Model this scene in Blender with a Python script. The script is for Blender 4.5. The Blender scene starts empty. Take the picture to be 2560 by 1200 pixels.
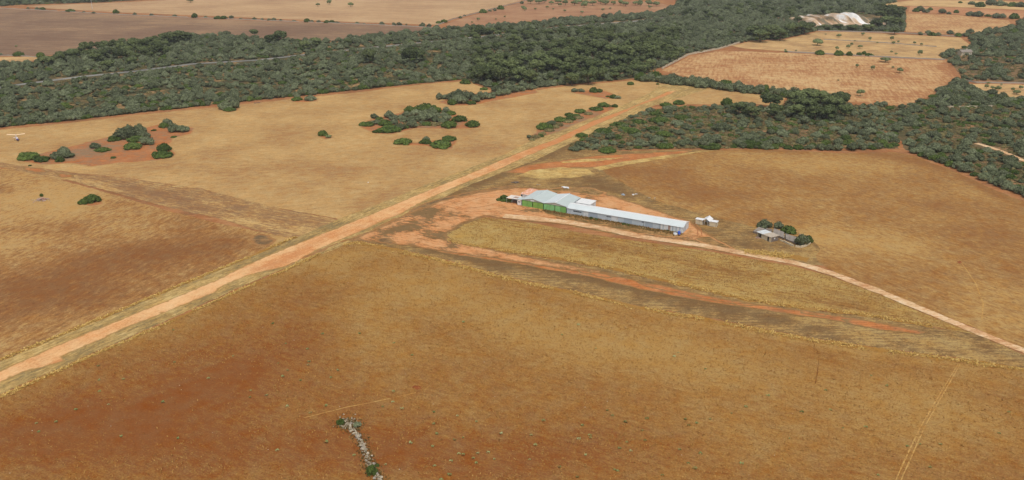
import bpy, bmesh, math, random
import numpy as np
from mathutils import Vector, Matrix, noise as mnoise
from mathutils.geometry import delaunay_2d_cdt

S = bpy.context.scene
COL = S.collection
R = math.radians
# ------------------------------------------------------------------ camera
CAM_H, FPX = 130.0, 2130.0            # metres above the plain, focal length in photo pixels (2560 wide)
PITCH = math.atan(810.0 / FPX)
cp, sp = math.cos(PITCH), math.sin(PITCH)
cam_d = bpy.data.cameras.new('camera')
cam_d.sensor_width = 36.0
cam_d.lens = 36.0 * FPX / 2560.0
cam_d.clip_start, cam_d.clip_end = 1.0, 20000.0
cam = bpy.data.objects.new('camera', cam_d)
COL.objects.link(cam)
cam.location = (0, 0, CAM_H)
cam.rotation_euler = (math.pi / 2 - PITCH, 0, 0)
S.camera = cam
# ------------------------------------------------------------------ sky, sun, exposure (bright overcast)
SUN_EL, SUN_AZ = R(61), R(168)        # azimuth measured from +Y towards +X
w = bpy.data.worlds.new('World')
S.world = w
w.use_nodes = True
nt = w.node_tree
nt.nodes.clear()
sky = nt.nodes.new('ShaderNodeTexSky')
sky.sky_type = 'NISHITA'
sky.sun_disc = False
sky.sun_elevation = SUN_EL
sky.sun_rotation = SUN_AZ
sky.air_density, sky.dust_density, sky.ozone_density = 1.0, 4.0, 1.0
hsv = nt.nodes.new('ShaderNodeHueSaturation')
hsv.inputs['Saturation'].default_value = 0.30    # cloud veil over the whole sky
bg = nt.nodes.new('ShaderNodeBackground')
bg.inputs['Strength'].default_value = 0.145
wo = nt.nodes.new('ShaderNodeOutputWorld')
nt.links.new(sky.outputs[0], hsv.inputs['Color'])
nt.links.new(hsv.outputs[0], bg.inputs[0])
nt.links.new(bg.outputs[0], wo.inputs[0])
sun_d = bpy.data.lights.new('sun', 'SUN')
sun_d.energy = 1.35
sun_d.angle = R(24)
sun_d.color = (1.0, 0.95, 0.87)
sun = bpy.data.objects.new('sun', sun_d)
COL.objects.link(sun)
sdir = Vector((math.sin(SUN_AZ) * math.cos(SUN_EL), math.cos(SUN_AZ) * math.cos(SUN_EL), math.sin(SUN_EL)))
sun.rotation_euler = sdir.to_track_quat('Z', 'Y').to_euler()
S.view_settings.view_transform = 'Standard'
S.view_settings.look = 'None'
S.view_settings.exposure = 0.0
S.view_settings.gamma = 1.0
S.view_settings.use_curve_mapping = False

# ------------------------------------------------------------------ helpers
rng = np.random.default_rng(7)
random.seed(7)


def at(x, y, z=0.0):
    """photo pixel -> point of the plain (height z)"""
    dx, dy, dz = (x - 1280) / FPX, cp - (y - 600) / FPX * sp, -sp - (y - 600) / FPX * cp
    t = (CAM_H - z) / -dz
    return Vector((dx * t, dy * t, z))


def proj(P):
    P = np.asarray(P, float)
    q = P - np.array([0, 0, CAM_H])
    zc = np.maximum(q[..., 1] * cp - q[..., 2] * sp, 1.0)
    up = q[..., 1] * sp + q[..., 2] * cp
    return 1280 + FPX * q[..., 0] / zc, 600 - FPX * up / zc


def mpp(y):
    return CAM_H / (sp + (y - 600) / FPX * cp) / FPX


def tag(o, label=None, cat=None, group=None, kind=None):
    if label: o['label'] = label
    if cat: o['category'] = cat
    if group: o['group'] = group
    if kind: o['kind'] = kind
    return o


def link(name, me, mat=None, parent=None, smooth=False):
    o = bpy.data.objects.new(name, me)
    COL.objects.link(o)
    if mat is not None and len(me.materials) == 0:
        me.materials.append(mat)
    if parent is not None:
        o.parent = parent
    if smooth:
        me.polygons.foreach_set('use_smooth', [True] * len(me.polygons))
    return o


def empty(name, loc=(0, 0, 0), rz=0.0):
    o = bpy.data.objects.new(name, None)
    COL.objects.link(o)
    o.location = loc
    o.rotation_euler = (0, 0, rz)
    o.empty_display_size = 0.5
    return o


class MB:
    """collects simple solids into one mesh"""
    def __init__(self):
        self.v, self.f = [], []

    def poly(self, pts):
        n = len(self.v)
        self.v += [tuple(p) for p in pts]
        self.f.append(tuple(range(n, n + len(pts))))
        return self

    def box(self, x0, x1, y0, y1, z0, z1):
        n = len(self.v)
        self.v += [(x, y, z) for z in (z0, z1) for x, y in ((x0, y0), (x1, y0), (x1, y1), (x0, y1))]
        self.f += [tuple(n + i for i in q) for q in ((3, 2, 1, 0), (4, 5, 6, 7), (0, 1, 5, 4), (1, 2, 6, 5), (2, 3, 7, 6), (3, 0, 4, 7))]
        return self

    def prism(self, pts, off):
        """pts: closed outline of 3-D points, extruded by vector off"""
        n, k = len(self.v), len(pts)
        self.v += [tuple(p) for p in pts] + [tuple(Vector(p) + Vector(off)) for p in pts]
        self.f.append(tuple(range(n + k - 1, n - 1, -1)))
        self.f.append(tuple(range(n + k, n + 2 * k)))
        for i in range(k):
            j = (i + 1) % k
            self.f.append((n + i, n + j, n + k + j, n + k + i))
        return self

    def tube(self, p, q, r0, r1=None, n=6):
        p, q = Vector(p), Vector(q)
        r1 = r0 if r1 is None else r1
        d = (q - p).normalized()
        a = d.orthogonal().normalized()
        b = d.cross(a)
        s = len(self.v)
        for c, r in ((p, r0), (q, r1)):
            for i in range(n):
                t = 2 * math.pi * i / n
                self.v.append(tuple(c + a * (r * math.cos(t)) + b * (r * math.sin(t))))
        for i in range(n):
            j = (i + 1) % n
            self.f.append((s + i, s + j, s + n + j, s + n + i))
        self.f.append(tuple(range(s + n - 1, s - 1, -1)))
        self.f.append(tuple(range(s + n, s + 2 * n)))
        return self

    def corrugated(self, p00, p10, p11, p01, n, amp, th=0.03):
        """sheet p00-p10 along the ribs' spacing, p00-p01 along the ribs; n waves"""
        p00, p10, p11, p01 = map(Vector, (p00, p10, p11, p01))
        up = (p10 - p00).cross(p01 - p00).normalized()
        if up.z < 0: up = -up
        s = len(self.v)
        m = 2 * n
        for i in range(m + 1):
            t = i / m
            o = up * (amp if i % 2 else 0)
            a, b = p00.lerp(p10, t) + o, p01.lerp(p11, t) + o
            self.v += [tuple(a), tuple(b), tuple(a - up * th), tuple(b - up * th)]
        for i in range(m):
            k = s + 4 * i
            self.f += [(k, k + 4, k + 5, k + 1), (k + 2, k + 3, k + 7, k + 6), (k, k + 2, k + 6, k + 4), (k + 1, k + 5, k + 7, k + 3)]
        k = s + 4 * m
        self.f += [(s, s + 1, s + 3, s + 2), (k, k + 2, k + 3, k + 1)]
        return self

    def build(self, name, mat, parent=None, smooth=False):
        me = bpy.data.meshes.new(name)
        me.from_pydata(self.v, [], self.f)
        me.update()
        bm = bmesh.new()
        bm.from_mesh(me)
        bmesh.ops.recalc_face_normals(bm, faces=bm.faces)
        bm.to_mesh(me)
        bm.free()
        return link(name, me, mat, parent, smooth)


def fast_mesh(name, V, F):
    """V (n,3), F (m,k) constant k"""
    me = bpy.data.meshes.new(name)
    k = F.shape[1]
    me.vertices.add(len(V))
    me.vertices.foreach_set('co', np.asarray(V, np.float32).ravel())
    me.loops.add(F.size)
    me.loops.foreach_set('vertex_index', np.asarray(F, np.int32).ravel())
    me.polygons.add(len(F))
    me.polygons.foreach_set('loop_start', np.arange(0, F.size, k, dtype=np.int32))
    me.update(calc_edges=True)
    me.validate()
    return me


# ------------------------------------------------------------------ materials
class NG:
    """short-hand for building node trees"""
    def __init__(self, mat):
        mat.use_nodes = True
        self.t = mat.node_tree
        self.t.nodes.clear()

    def n(self, typ, **kw):
        nd = self.t.nodes.new(typ)
        for k, v in kw.items():
            if k in nd.inputs.keys():
                self.set(nd.inputs[k], v)
            else:
                setattr(nd, k, v)
        return nd

    def set(self, sock, v):
        if hasattr(v, 'is_linked') or isinstance(v, bpy.types.NodeSocket):
            self.t.links.new(v, sock)
        else:
            sock.default_value = v

    def m(self, op, a, b=0.0, c=None):
        nd = self.n('ShaderNodeMath', operation=op)
        self.set(nd.inputs[0], a)
        self.set(nd.inputs[1], b)
        if c is not None: self.set(nd.inputs[2], c)
        return nd.outputs[0]

    def noise(self, vec, scale, detail=3.0, rough=0.55):
        nd = self.n('ShaderNodeTexNoise', Scale=scale, Detail=detail, Roughness=rough)
        self.t.links.new(vec, nd.inputs['Vector'])
        return nd.outputs['Fac']

    def mapping(self, vec, rot=0.0, scale=(1, 1, 1)):
        nd = self.n('ShaderNodeMapping')
        self.t.links.new(vec, nd.inputs['Vector'])
        nd.inputs['Rotation'].default_value = (0, 0, rot)
        nd.inputs['Scale'].default_value = scale
        return nd.outputs[0]

    def ramp(self, fac, stops):
        nd = self.n('ShaderNodeValToRGB')
        e = nd.color_ramp.elements
        while len(e) < len(stops): e.new(0.5)
        for el, (p, c) in zip(e, stops):
            el.position = p
            el.color = (*c, 1.0)
        self.set(nd.inputs[0], fac)
        return nd.outputs[0]

    def mix(self, fac, a, b, mode='MIX'):
        nd = self.n('ShaderNodeMix', data_type='RGBA', blend_type=mode)
        self.set(nd.inputs[0], fac)
        self.set(nd.inputs[6], a if isinstance(a, bpy.types.NodeSocket) else (*a, 1.0))
        self.set(nd.inputs[7], b if isinstance(b, bpy.types.NodeSocket) else (*b, 1.0))
        return nd.outputs[2]

    def finish(self, color, rough=0.9, spec=0.1, bump=None, bstr=0.3, bdist=0.1, metal=0.0):
        b = self.n('ShaderNodeBsdfPrincipled')
        self.set(b.inputs['Base Color'], color if isinstance(color, bpy.types.NodeSocket) else (*color, 1.0))
        self.set(b.inputs['Roughness'], rough)
        b.inputs['Specular IOR Level'].default_value = spec
        b.inputs['Metallic'].default_value = metal
        if bump is not None:
            bn = self.n('ShaderNodeBump', Strength=bstr, Distance=bdist)
            self.t.links.new(bump, bn.inputs['Height'])
            self.t.links.new(bn.outputs[0], b.inputs['Normal'])
        o = self.n('ShaderNodeOutputMaterial')
        self.t.links.new(b.outputs[0], o.inputs[0])


def srgb(r, g, b, k=1.0):
    """sRGB 0-255 as seen -> linear base colour"""
    f = lambda c: (c / 12.92 if c <= 0.04045 else ((c + 0.055) / 1.055) ** 2.4) * k
    return (f(r / 255), f(g / 255), f(b / 255))


def ground_mat(name, cols, ang=0.0, macro=(28, 0.9), streak=(16, 1.1, 0.7), mid=(3.5, 0.6), fine=(0.6, 0.6), stops=(0.18, 0.5, 0.82), bump=0.35, cross=None, val=0.35, edge=None, speck=0.34, hue=0.6):
    m = bpy.data.materials.new(name)
    g = NG(m)
    pos = g.n('ShaderNodeNewGeometry').outputs['Position']
    att = g.n('ShaderNodeAttribute', attribute_name='soil').outputs['Fac']
    rot = g.mapping(pos, -ang)
    terms = [g.m('ADD', att, 0.5)]

    def add(nz, amt):
        terms.append(g.m('MULTIPLY', g.m('SUBTRACT', nz, 0.5), amt * 2))
    add(g.noise(pos, 1 / macro[0], 4), macro[1])
    st = g.mapping(rot, 0, (1 / streak[0], 1 / streak[1], 1))
    add(g.noise(st, 1.0, 4, 0.6), streak[2])
    if cross:
        sc = g.mapping(rot, 0, (1 / cross[1], 1 / cross[0], 1))
        add(g.noise(sc, 1.0, 3, 0.6), cross[2])
    add(g.noise(g.mapping(rot, 0, (0.65, 1.3, 1)), 1 / mid[0], 5, 0.65), mid[1])
    fn = g.noise(g.mapping(rot, 0, (0.7, 1.2, 1)), 1 / fine[0], 3, 0.7)
    add(fn, fine[1])
    tot = terms[0]
    for t in terms[1:]: tot = g.m('ADD', tot, t)
    c = g.ramp(tot, list(zip(stops, cols)))
    if edge:      # the neighbouring cover creeps over the rim of the sheet
        ea = g.n('ShaderNodeAttribute', attribute_name='rim').outputs['Fac']
        en = g.m('ADD', g.m('MULTIPLY', g.noise(pos, 0.35, 5, 0.7), 3.0), g.m('MULTIPLY', ea, 3.0))
        k = g.m('SUBTRACT', en, 2.0)
        k.node.use_clamp = True
        c = g.mix(k, edge, c)
    vv = g.m('MULTIPLY_ADD', g.m('SUBTRACT', g.noise(pos, 1.9, 4, 0.7), 0.5), 2 * val, 1.0)
    sn = g.noise(g.mapping(rot, 0, (0.8, 1.3, 1)), 0.75, 3, 0.6)          # scattered dry weeds and tuft shadows, painted in as dark specks
    sk = g.m('MULTIPLY', g.m('SUBTRACT', sn, 0.58), 10.0)
    sk.node.use_clamp = True
    vv = g.m('MULTIPLY', vv, g.m('SUBTRACT', 1.0, g.m('MULTIPLY', sk, speck)))
    hn = g.m('SUBTRACT', g.noise(pos, 0.16, 4, 0.65), 0.5)
    hs = g.n('ShaderNodeHueSaturation', Value=vv, Hue=g.m('MULTIPLY_ADD', hn, 0.05 * hue, 0.5), Saturation=g.m('MULTIPLY_ADD', hn, -0.5 * hue, 1.0))
    g.t.links.new(c, hs.inputs['Color'])
    g.finish(hs.outputs[0], 0.95, 0.05, fn, bump, 0.25)
    return m


def plain_mat(name, c, rough=0.7, spec=0.3, var=0.25, scale=0.8, stain=None, metal=0.0, bump=0.0):
    m = bpy.data.materials.new(name)
    g = NG(m)
    pos = g.n('ShaderNodeTexCoord').outputs['Object']
    rnd = g.n('ShaderNodeObjectInfo').outputs['Random']
    nz = g.noise(pos, scale, 5, 0.65)
    v = g.m('MULTIPLY_ADD', g.m('SUBTRACT', nz, 0.5), 2 * var, 1.0)
    v = g.m('MULTIPLY_ADD', g.m('SUBTRACT', rnd, 0.5), var * 0.3, v)
    hs = g.n('ShaderNodeHueSaturation', Value=v)
    col = g.n('ShaderNodeRGB').outputs[0]
    col.default_value = (*c, 1)
    if stain:
        nz2 = g.noise(g.mapping(pos, 0, (1, 1, 0.25)), 0.9, 5, 0.7)
        k = g.m('MULTIPLY', g.m('SUBTRACT', nz2, stain[1]), 8.0)
        k.node.use_clamp = True
        col = g.mix(g.m('MULTIPLY', k, stain[2] if len(stain) > 2 else 0.7), col, stain[0])
    g.t.links.new(col, hs.inputs['Color'])
    g.finish(hs.outputs[0], rough, spec, nz if bump else None, bump, 0.05, metal)
    return m


def leaf_mat(name, c, c2, rnd=0.5):
    m = bpy.data.materials.new(name)
    g = NG(m)
    pos = g.n('ShaderNodeTexCoord').outputs['Object']
    rn = g.n('ShaderNodeObjectInfo').outputs['Random']
    tint = g.n('ShaderNodeAttribute', attribute_name='tint').outputs['Fac']
    mixf = g.m('ADD', g.m('MULTIPLY', rn, 0.65), g.m('MULTIPLY', tint, 0.35))
    col = g.mix(mixf, c, c2)
    v = g.m('MULTIPLY_ADD', g.m('SUBTRACT', g.m('FRACT', g.m('MULTIPLY', rn, 7.31)), 0.5), rnd, g.m('MULTIPLY_ADD', tint, 1.0, 0.56))
    hs = g.n('ShaderNodeHueSaturation', Value=v)
    g.t.links.new(col, hs.inputs['Color'])
    g.finish(hs.outputs[0], 0.75, 0.15)
    return m


K = 0.88
M = {}
STRAW, STRAW_D = srgb(206, 166, 106, K), srgb(178, 138, 84, K)
SOIL, SOILR = srgb(152, 104, 62, K), srgb(172, 106, 62, K)
M['ground'] = ground_mat('red_soil', [srgb(180, 130, 86, K), srgb(164, 110, 70, K), srgb(142, 100, 66, K)])
M['bare'] = ground_mat('bare_red', [srgb(202, 136, 84, K), srgb(186, 120, 72, K), srgb(160, 106, 66, K)], macro=(9, 0.6), mid=(2, 0.6), val=0.2, edge=srgb(150, 116, 72, K))
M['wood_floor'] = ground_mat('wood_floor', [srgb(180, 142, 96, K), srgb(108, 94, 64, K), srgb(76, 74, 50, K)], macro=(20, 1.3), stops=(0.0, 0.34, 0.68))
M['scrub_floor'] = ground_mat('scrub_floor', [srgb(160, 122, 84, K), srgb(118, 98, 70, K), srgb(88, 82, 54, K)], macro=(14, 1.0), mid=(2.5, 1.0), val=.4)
M['rough'] = ground_mat('rough_weeds', [srgb(180, 148, 92, K), srgb(150, 118, 74, K), srgb(124, 96, 62, K)], macro=(10, 0.6), mid=(1.8, 0.9), fine=(.5, .8), val=.4)
M['dirt'] = ground_mat('runway_dirt', [srgb(234, 188, 136, K), srgb(222, 170, 116, K), srgb(202, 138, 88, K)], ang=math.atan2((at(1690, 228) - at(0, 940)).y, (at(1690, 228) - at(0, 940)).x), macro=(18, 0.5), streak=(24, 0.9, 0.28), mid=(3, 0.4), val=0.12, bump=0.12, speck=0.08, edge=srgb(170, 134, 82, K))
M['apron'] = ground_mat('apron_dirt', [srgb(216, 156, 102, K), srgb(204, 136, 84, K), srgb(182, 114, 68, K)], macro=(12, 0.9), mid=(2.5, 0.8), val=0.2, bump=0.15)
M['track'] = ground_mat('track_dirt', [srgb(230, 200, 162, K), srgb(218, 178, 132, K), srgb(196, 148, 104, K)], macro=(9, 0.9), mid=(2, 0.6), val=0.15, bump=0.12)
M['asphalt'] = ground_mat('asphalt', [srgb(150, 148, 140, K), srgb(136, 134, 128, K), srgb(120, 118, 112, K)], val=0.1, bump=0.05)
M['ash'] = ground_mat('weedy_patch', [srgb(160, 124, 82, K), srgb(132, 104, 72, K), srgb(112, 92, 66, K)], macro=(6, 1.0), mid=(2, 0.8), edge=srgb(166, 122, 76, K))

# ------------------------------------------------------------------ ground sheets
def densify(px, step_px=7.0, jit=1.0, seed=0, closed=True, scale=1.0):
    """px polygon -> ragged world outline"""
    out = []
    n = len(px)
    for i in range(n if closed else n - 1):
        a, b = px[i], px[(i + 1) % n]
        wa, wb = at(*a), at(*b)
        k = max(1, int(math.hypot(b[0] - a[0], b[1] - a[1]) / step_px))
        k = min(k, 160)
        d = (wb - wa)
        nrm = Vector((-d.y, d.x, 0)).normalized() if d.length > 0 else Vector((0, 0, 0))
        for j in range(k):
            p = wa + d * (j / k)
            q = p * 0.11
            q.z = seed * 3.7
            f = mnoise.noise(q) * 1.2 + mnoise.noise(q * 3.1) * 0.8 + mnoise.noise(q * 9.0) * 0.5
            out.append(p + nrm * (f * jit))
    if not closed: out.append(at(*px[-1]))
    return out


def blobmask(px, py, blobs):
    v = np.zeros_like(px)
    for (x, y, rx, ry, a, s) in blobs:
        c_, s_ = math.cos(R(a)), math.sin(R(a))
        u, t = (px - x) * c_ + (py - y) * s_, -(px - x) * s_ + (py - y) * c_
        v += s * np.exp(-(u / rx) ** 2 - (t / ry) ** 2)
    return v


def inside(poly, X, Y):
    r = np.zeros(X.shape, bool)
    n = len(poly)
    for i in range(n):
        x0, y0 = poly[i][0], poly[i][1]
        x1, y1 = poly[(i + 1) % n][0], poly[(i + 1) % n][1]
        if y0 == y1: continue
        c = ((y0 > Y) != (y1 > Y)) & (X < (x1 - x0) * (Y - y0) / (y1 - y0) + x0)
        r ^= c
    return r


LAYER = {'z': 0.0}


def sheet(name, px, mat, z, jit=0.8, step=7.0, grid=6.0, blobs=None, seed=0, base=0.0, label=None, cat=None, rim=0.0):
    out = densify(px, step, jit, seed)
    pts = [(p.x, p.y) for p in out]
    n = len(pts)
    xs, ys = [p[0] for p in pts], [p[1] for p in pts]
    gx, gy = np.meshgrid(np.arange(min(xs), max(xs), grid), np.arange(min(ys), max(ys), grid))
    gx, gy = gx.ravel(), gy.ravel()
    inn = inside(pts, gx, gy)
    gp = np.stack([gx[inn], gy[inn]], 1) if (blobs or rim) else np.zeros((0, 2))
    if len(gp):
        gp = gp + rng.uniform(-0.2, 0.2, gp.shape) * grid
    vs = [Vector(p) for p in pts] + [Vector(p) for p in gp]
    ed = [(i, (i + 1) % n) for i in range(n)]
    V, E_, F, *_ = delaunay_2d_cdt(vs, ed, [], 1, 0.001)
    me = bpy.data.meshes.new(name)
    me.from_pydata([(v.x, v.y, 0.0) for v in V], [], [f for f in F])
    bm = bmesh.new(); bm.from_mesh(me)
    for f in bm.faces:
        f.normal_update()
        if f.normal.z < 0: f.normal_flip()
    bm.to_mesh(me); bm.free()
    if blobs or base:
        co = np.array([v.co[:] for v in me.vertices])
        X, Y = proj(co)
        val = blobmask(X, Y, blobs or []) + base
        a = me.attributes.new('soil', 'FLOAT', 'POINT')
        a.data.foreach_set('value', val.astype(np.float32))
    if rim:
        co = np.array([v.co[:2] for v in me.vertices])
        ol = np.array(pts)
        nx = np.roll(ol, -1, 0)
        dmin = np.full(len(co), 1e9)
        for p, q in zip(ol, nx):
            d = q - p
            t = np.clip(((co - p) @ d) / max(d @ d, 1e-9), 0, 1)
            dmin = np.minimum(dmin, np.hypot(*(co - (p + t[:, None] * d)).T))
        a = me.attributes.new('rim', 'FLOAT', 'POINT')
        a.data.foreach_set('value', np.clip(dmin / rim, 0, 1).astype(np.float32))
    o = link(name, me, mat)
    o.location.z = z
    tag(o, label, cat, kind='structure')
    return o


def dirang(a, b):
    d = at(*b) - at(*a)
    return math.atan2(d.y, d.x)


A_RUN = dirang((0, 940), (1690, 228))
A_STRIP = dirang((1100, 640), (2400, 893))
A_LEFT = dirang((60, 418), (850, 548))

# the plain itself
G = 9000
me = bpy.data.meshes.new('ground')
me.from_pydata([(-G, -600, 0), (G, -600, 0), (G, 2 * G, 0), (-G, 2 * G, 0)], [], [(0, 1, 2, 3)])
tag(link('ground', me, M['ground']), kind='structure')

W1 = [(-260, 180), (0, 160), (60, 158), (130, 147), (200, 132), (300, 112), (480, 92), (560, 88), (700, 103), (820, 106), (900, 94), (1080, 77), (1250, 63), (1450, 46), (1640, 33), (1690, 17), (1700, -12), (2240, -12), (2240, 6), (2190, 16), (2258, 30), (2260, 80), (2045, 76), (1960, 97), (1860, 104), (1800, 120), (1720, 136), (1645, 170), (1606, 192), (1560, 199), (1420, 211), (1340, 221), (1235, 224), (1165, 198), (900, 223), (560, 258), (0, 318), (-260, 345)]
W2 = [(2420, 92), (2445, 84), (2560, 62), (2800, 55), (2800, 222), (2560, 206), (2410, 200), (2390, 172), (2372, 150), (2345, 140), (2385, 128), (2430, 112)]
W3 = [(1968, 243), (2080, 236), (2130, 262), (2270, 267), (2330, 243), (2392, 198), (2410, 208), (2480, 240), (2560, 250), (2800, 262), (2800, 590), (2560, 488), (2450, 440), (2290, 380), (2240, 372), (2000, 371), (1740, 370), (1500, 376), (1410, 372), (1480, 338), (1600, 282), (1700, 266), (1880, 265), (1960, 278)]
WT = [(-260, 12), (0, 16), (60, 12), (250, 6), (420, -4), (420, -30), (-260, -30)]
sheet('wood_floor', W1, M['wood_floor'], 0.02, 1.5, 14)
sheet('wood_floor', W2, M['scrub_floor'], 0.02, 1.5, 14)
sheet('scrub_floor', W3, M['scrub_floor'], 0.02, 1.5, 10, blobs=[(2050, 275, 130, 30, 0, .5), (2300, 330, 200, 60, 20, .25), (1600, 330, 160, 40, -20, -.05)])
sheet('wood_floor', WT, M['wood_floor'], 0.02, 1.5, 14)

M['fieldC'] = ground_mat('dry_straw_light', [srgb(204, 166, 110, K), srgb(186, 149, 96, K), srgb(166, 124, 80, K)], A_RUN - 0.75, macro=(40, 0.6), streak=(7, 1.8, 0.2), mid=(4, 0.5), fine=(.8, .5), val=0.22)
sheet('straw_field', [(-260, 362), (0, 325), (160, 309), (330, 289), (560, 266), (740, 247), (900, 230), (1050, 212), (1165, 202), (1228, 227), (1340, 226), (1420, 215), (1560, 203), (1605, 198), (1700, 208), (1800, 223), (1900, 237), (1962, 244), (1958, 268), (1890, 260), (1720, 261), (1640, 262), (1573, 270), (1320, 385), (870, 570), (850, 549), (700, 521), (500, 471), (330, 446), (190, 433), (60, 416), (-260, 392)],
      M['fieldC'], 0.05, 0.9, blobs=[(520, 440, 200, 40, 12, .12), (1180, 370, 60, 20, 0, .25), (700, 500, 200, 30, 12, -.1), (1350, 240, 200, 30, 0, -.1), (880, 440, 140, 40, 0, .1), (150, 380, 120, 20, 0, -.05)], seed=1)
M['fieldB'] = ground_mat('dry_straw_brown', [srgb(188, 150, 94, K), srgb(158, 114, 68, K), srgb(138, 94, 56, K)], A_RUN + 0.25, macro=(45, 0.6), streak=(6, 1.3, 0.24), mid=(2.6, 0.75), fine=(.6, .5), val=0.25)
sheet('straw_field', [(-260, 400), (60, 426), (200, 462), (430, 530), (560, 562), (700, 590), (775, 600), (627, 646), (407, 737), (0, 907), (-260, 1015)],
      M['fieldB'], 0.05, 0.6, blobs=[(60, 470, 260, 70, 10, -.32), (250, 530, 200, 40, 12, -.25), (60, 600, 130, 50, 0, -.2), (300, 640, 260, 70, -10, .22), (80, 760, 260, 60, -20, .25), (0, 475, 40, 12, 0, .4), (560, 610, 80, 20, -10, .15), (700, 590, 100, 22, 10, -.35), (520, 690, 120, 8, -23, -.3), (250, 795, 150, 8, -23, -.3)], seed=2)
M['fieldA'] = ground_mat('dry_straw_near', [srgb(174, 136, 78, K), srgb(154, 111, 60, K), srgb(136, 84, 44, K)], A_STRIP, macro=(38, 0.5), streak=(5, 0.9, 0.28), mid=(2.0, 0.65), fine=(.45, .9), val=0.42, stops=(0.05, 0.5, 1.0), speck=0.16)
sheet('straw_field', [(-300, 1118), (0, 991), (407, 811), (627, 711), (720, 671), (830, 616), (900, 604), (950, 614), (1100, 648), (1250, 690), (1400, 722), (1600, 767), (1800, 802), (2000, 842), (2200, 872), (2400, 897), (2560, 922), (2900, 985), (2900, 1500), (-300, 1500)],
      M['fieldA'], 0.05, 0.35, 6.0, 5.0, blobs=[(150, 1050, 420, 110, -12, .42), (620, 940, 280, 90, -20, .36), (500, 1130, 420, 110, 0, .36), (1000, 1140, 380, 90, 5, .36), (1400, 1130, 240, 70, 8, .25), (1250, 985, 260, 45, 12, .2), (1650, 1130, 300, 50, 10, .15), (760, 760, 90, 50, 0, .2), (1000, 700, 240, 45, 12, -.35), (1350, 830, 340, 70, 12, -.42), (950, 850, 130, 80, 20, -.25), (1800, 900, 420, 70, 10, -.25), (2300, 1050, 320, 130, 0, -.2), (1900, 1050, 300, 60, 0, -.12), (1700, 790, 500, 10, 11, -.35), (2250, 890, 400, 10, 9, -.35), (1150, 665, 250, 9, 12, -.35), (420, 815, 350, 9, -24, -.3), (860, 640, 90, 14, -8, -.35), (1500, 1000, 200, 30, 5, -.1)], seed=3)
M['fieldD'] = ground_mat('dry_straw_mid', [srgb(182, 150, 88, K), srgb(158, 120, 68, K), srgb(138, 94, 52, K)], A_STRIP + 0.03, macro=(30, 0.55), streak=(12, 1.0, 0.6), mid=(2.4, 0.55), fine=(.5, .6), val=0.28)
FD = [(1112, 592), (1160, 562), (1212, 543), (1330, 557), (1450, 582), (1600, 604), (1700, 617), (1850, 642), (1990, 667), (2080, 692), (2200, 737), (2330, 792), (2440, 836), (2330, 817), (2150, 787), (2000, 771), (1900, 756), (1800, 736), (1650, 701), (1500, 667), (1350, 641), (1200, 621), (1130, 608)]
sheet('straw_field', FD, M['fieldD'], 0.06, 0.3, 6.0, 3.5, base=-.16, blobs=[(1300, 622, 200, 7, 12, -.4), (1700, 707, 250, 8, 12, -.35), (2050, 775, 200, 7, 10, -.35), (1180, 590, 60, 20, 0, -.25), (1450, 610, 200, 8, 10, .25), (1750, 660, 250, 8, 12, .2), (1250, 575, 120, 12, 10, -.15), (2050, 700, 120, 10, 20, -.2), (2100, 760, 100, 8, 12, .3)], seed=4)
M['fieldE'] = ground_mat('dry_straw_right', [srgb(186, 148, 90, K), srgb(164, 123, 72, K), srgb(146, 102, 60, K)], dirang((1700, 420), (2200, 560)), macro=(40, 0.6), streak=(6, 1.4, 0.2), mid=(2.4, 0.8), fine=(.7, .5), val=0.24)
sheet('straw_field', [(1507, 427), (1560, 412), (1700, 388), (1800, 375), (1900, 373), (2100, 383), (2240, 381), (2285, 390), (2400, 434), (2460, 464), (2560, 504), (2850, 620), (2850, 990), (2560, 872), (2450, 826), (2330, 779), (2200, 728), (2095, 682), (2072, 671), (2046, 656), (2040, 640), (2050, 622), (2034, 604), (1990, 590), (1900, 570), (1760, 537), (1640, 502), (1570, 467)],
      M['fieldE'], 0.05, 0.7, blobs=[(1650, 450, 160, 30, 15, .3), (1900, 500, 200, 40, 15, .1), (2050, 420, 200, 30, 10, -.1), (2300, 520, 250, 60, 20, .08), (2100, 600, 120, 40, 10, -.25), (2300, 680, 200, 60, 20, -.05), (2500, 600, 150, 60, 20, .15), (2250, 395, 120, 8, 10, .4), (2450, 465, 140, 8, 24, .4), (1900, 376, 200, 5, 2, .3), (1550, 445, 50, 12, 40, .2)], seed=5)
# far fields
M['fieldF'] = ground_mat('stubble', [srgb(208, 172, 122, K), srgb(192, 148, 100, K), srgb(168, 116, 76, K)], dirang((1980, 240), (1960, 150)), macro=(45, 0.6), streak=(16, 2.2, 0.8), cross=(20, 3.0, 0.7), mid=(5, 0.4), fine=(1.2, .3), val=0.15)
FF = [(1655, 176), (1722, 142), (1800, 127), (1960, 132), (2365, 152), (2388, 194), (2325, 240), (2268, 262), (2200, 265), (2100, 252), (2000, 231), (1900, 222), (1800, 206), (1700, 189)]
sheet('stubble_field', FF, M['fieldF'], 0.05, 1.0, 8, 8, blobs=[(2250, 245, 100, 10, -10, .4), (2375, 175, 25, 40, 0, .5), (2130, 180, 200, 12, 2, .15), (1750, 140, 120, 8, -10, .2), (1900, 210, 150, 8, 5, .2), (2000, 215, 80, 20, 0, -.2)], seed=6)
M['fieldG'] = ground_mat('dry_pasture', [srgb(212, 176, 122, K), srgb(194, 156, 106, K), srgb(164, 130, 90, K)], 0.2, macro=(30, 0.7), streak=(40, 4, 0.6), mid=(5, 0.6), val=0.18)
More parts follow.
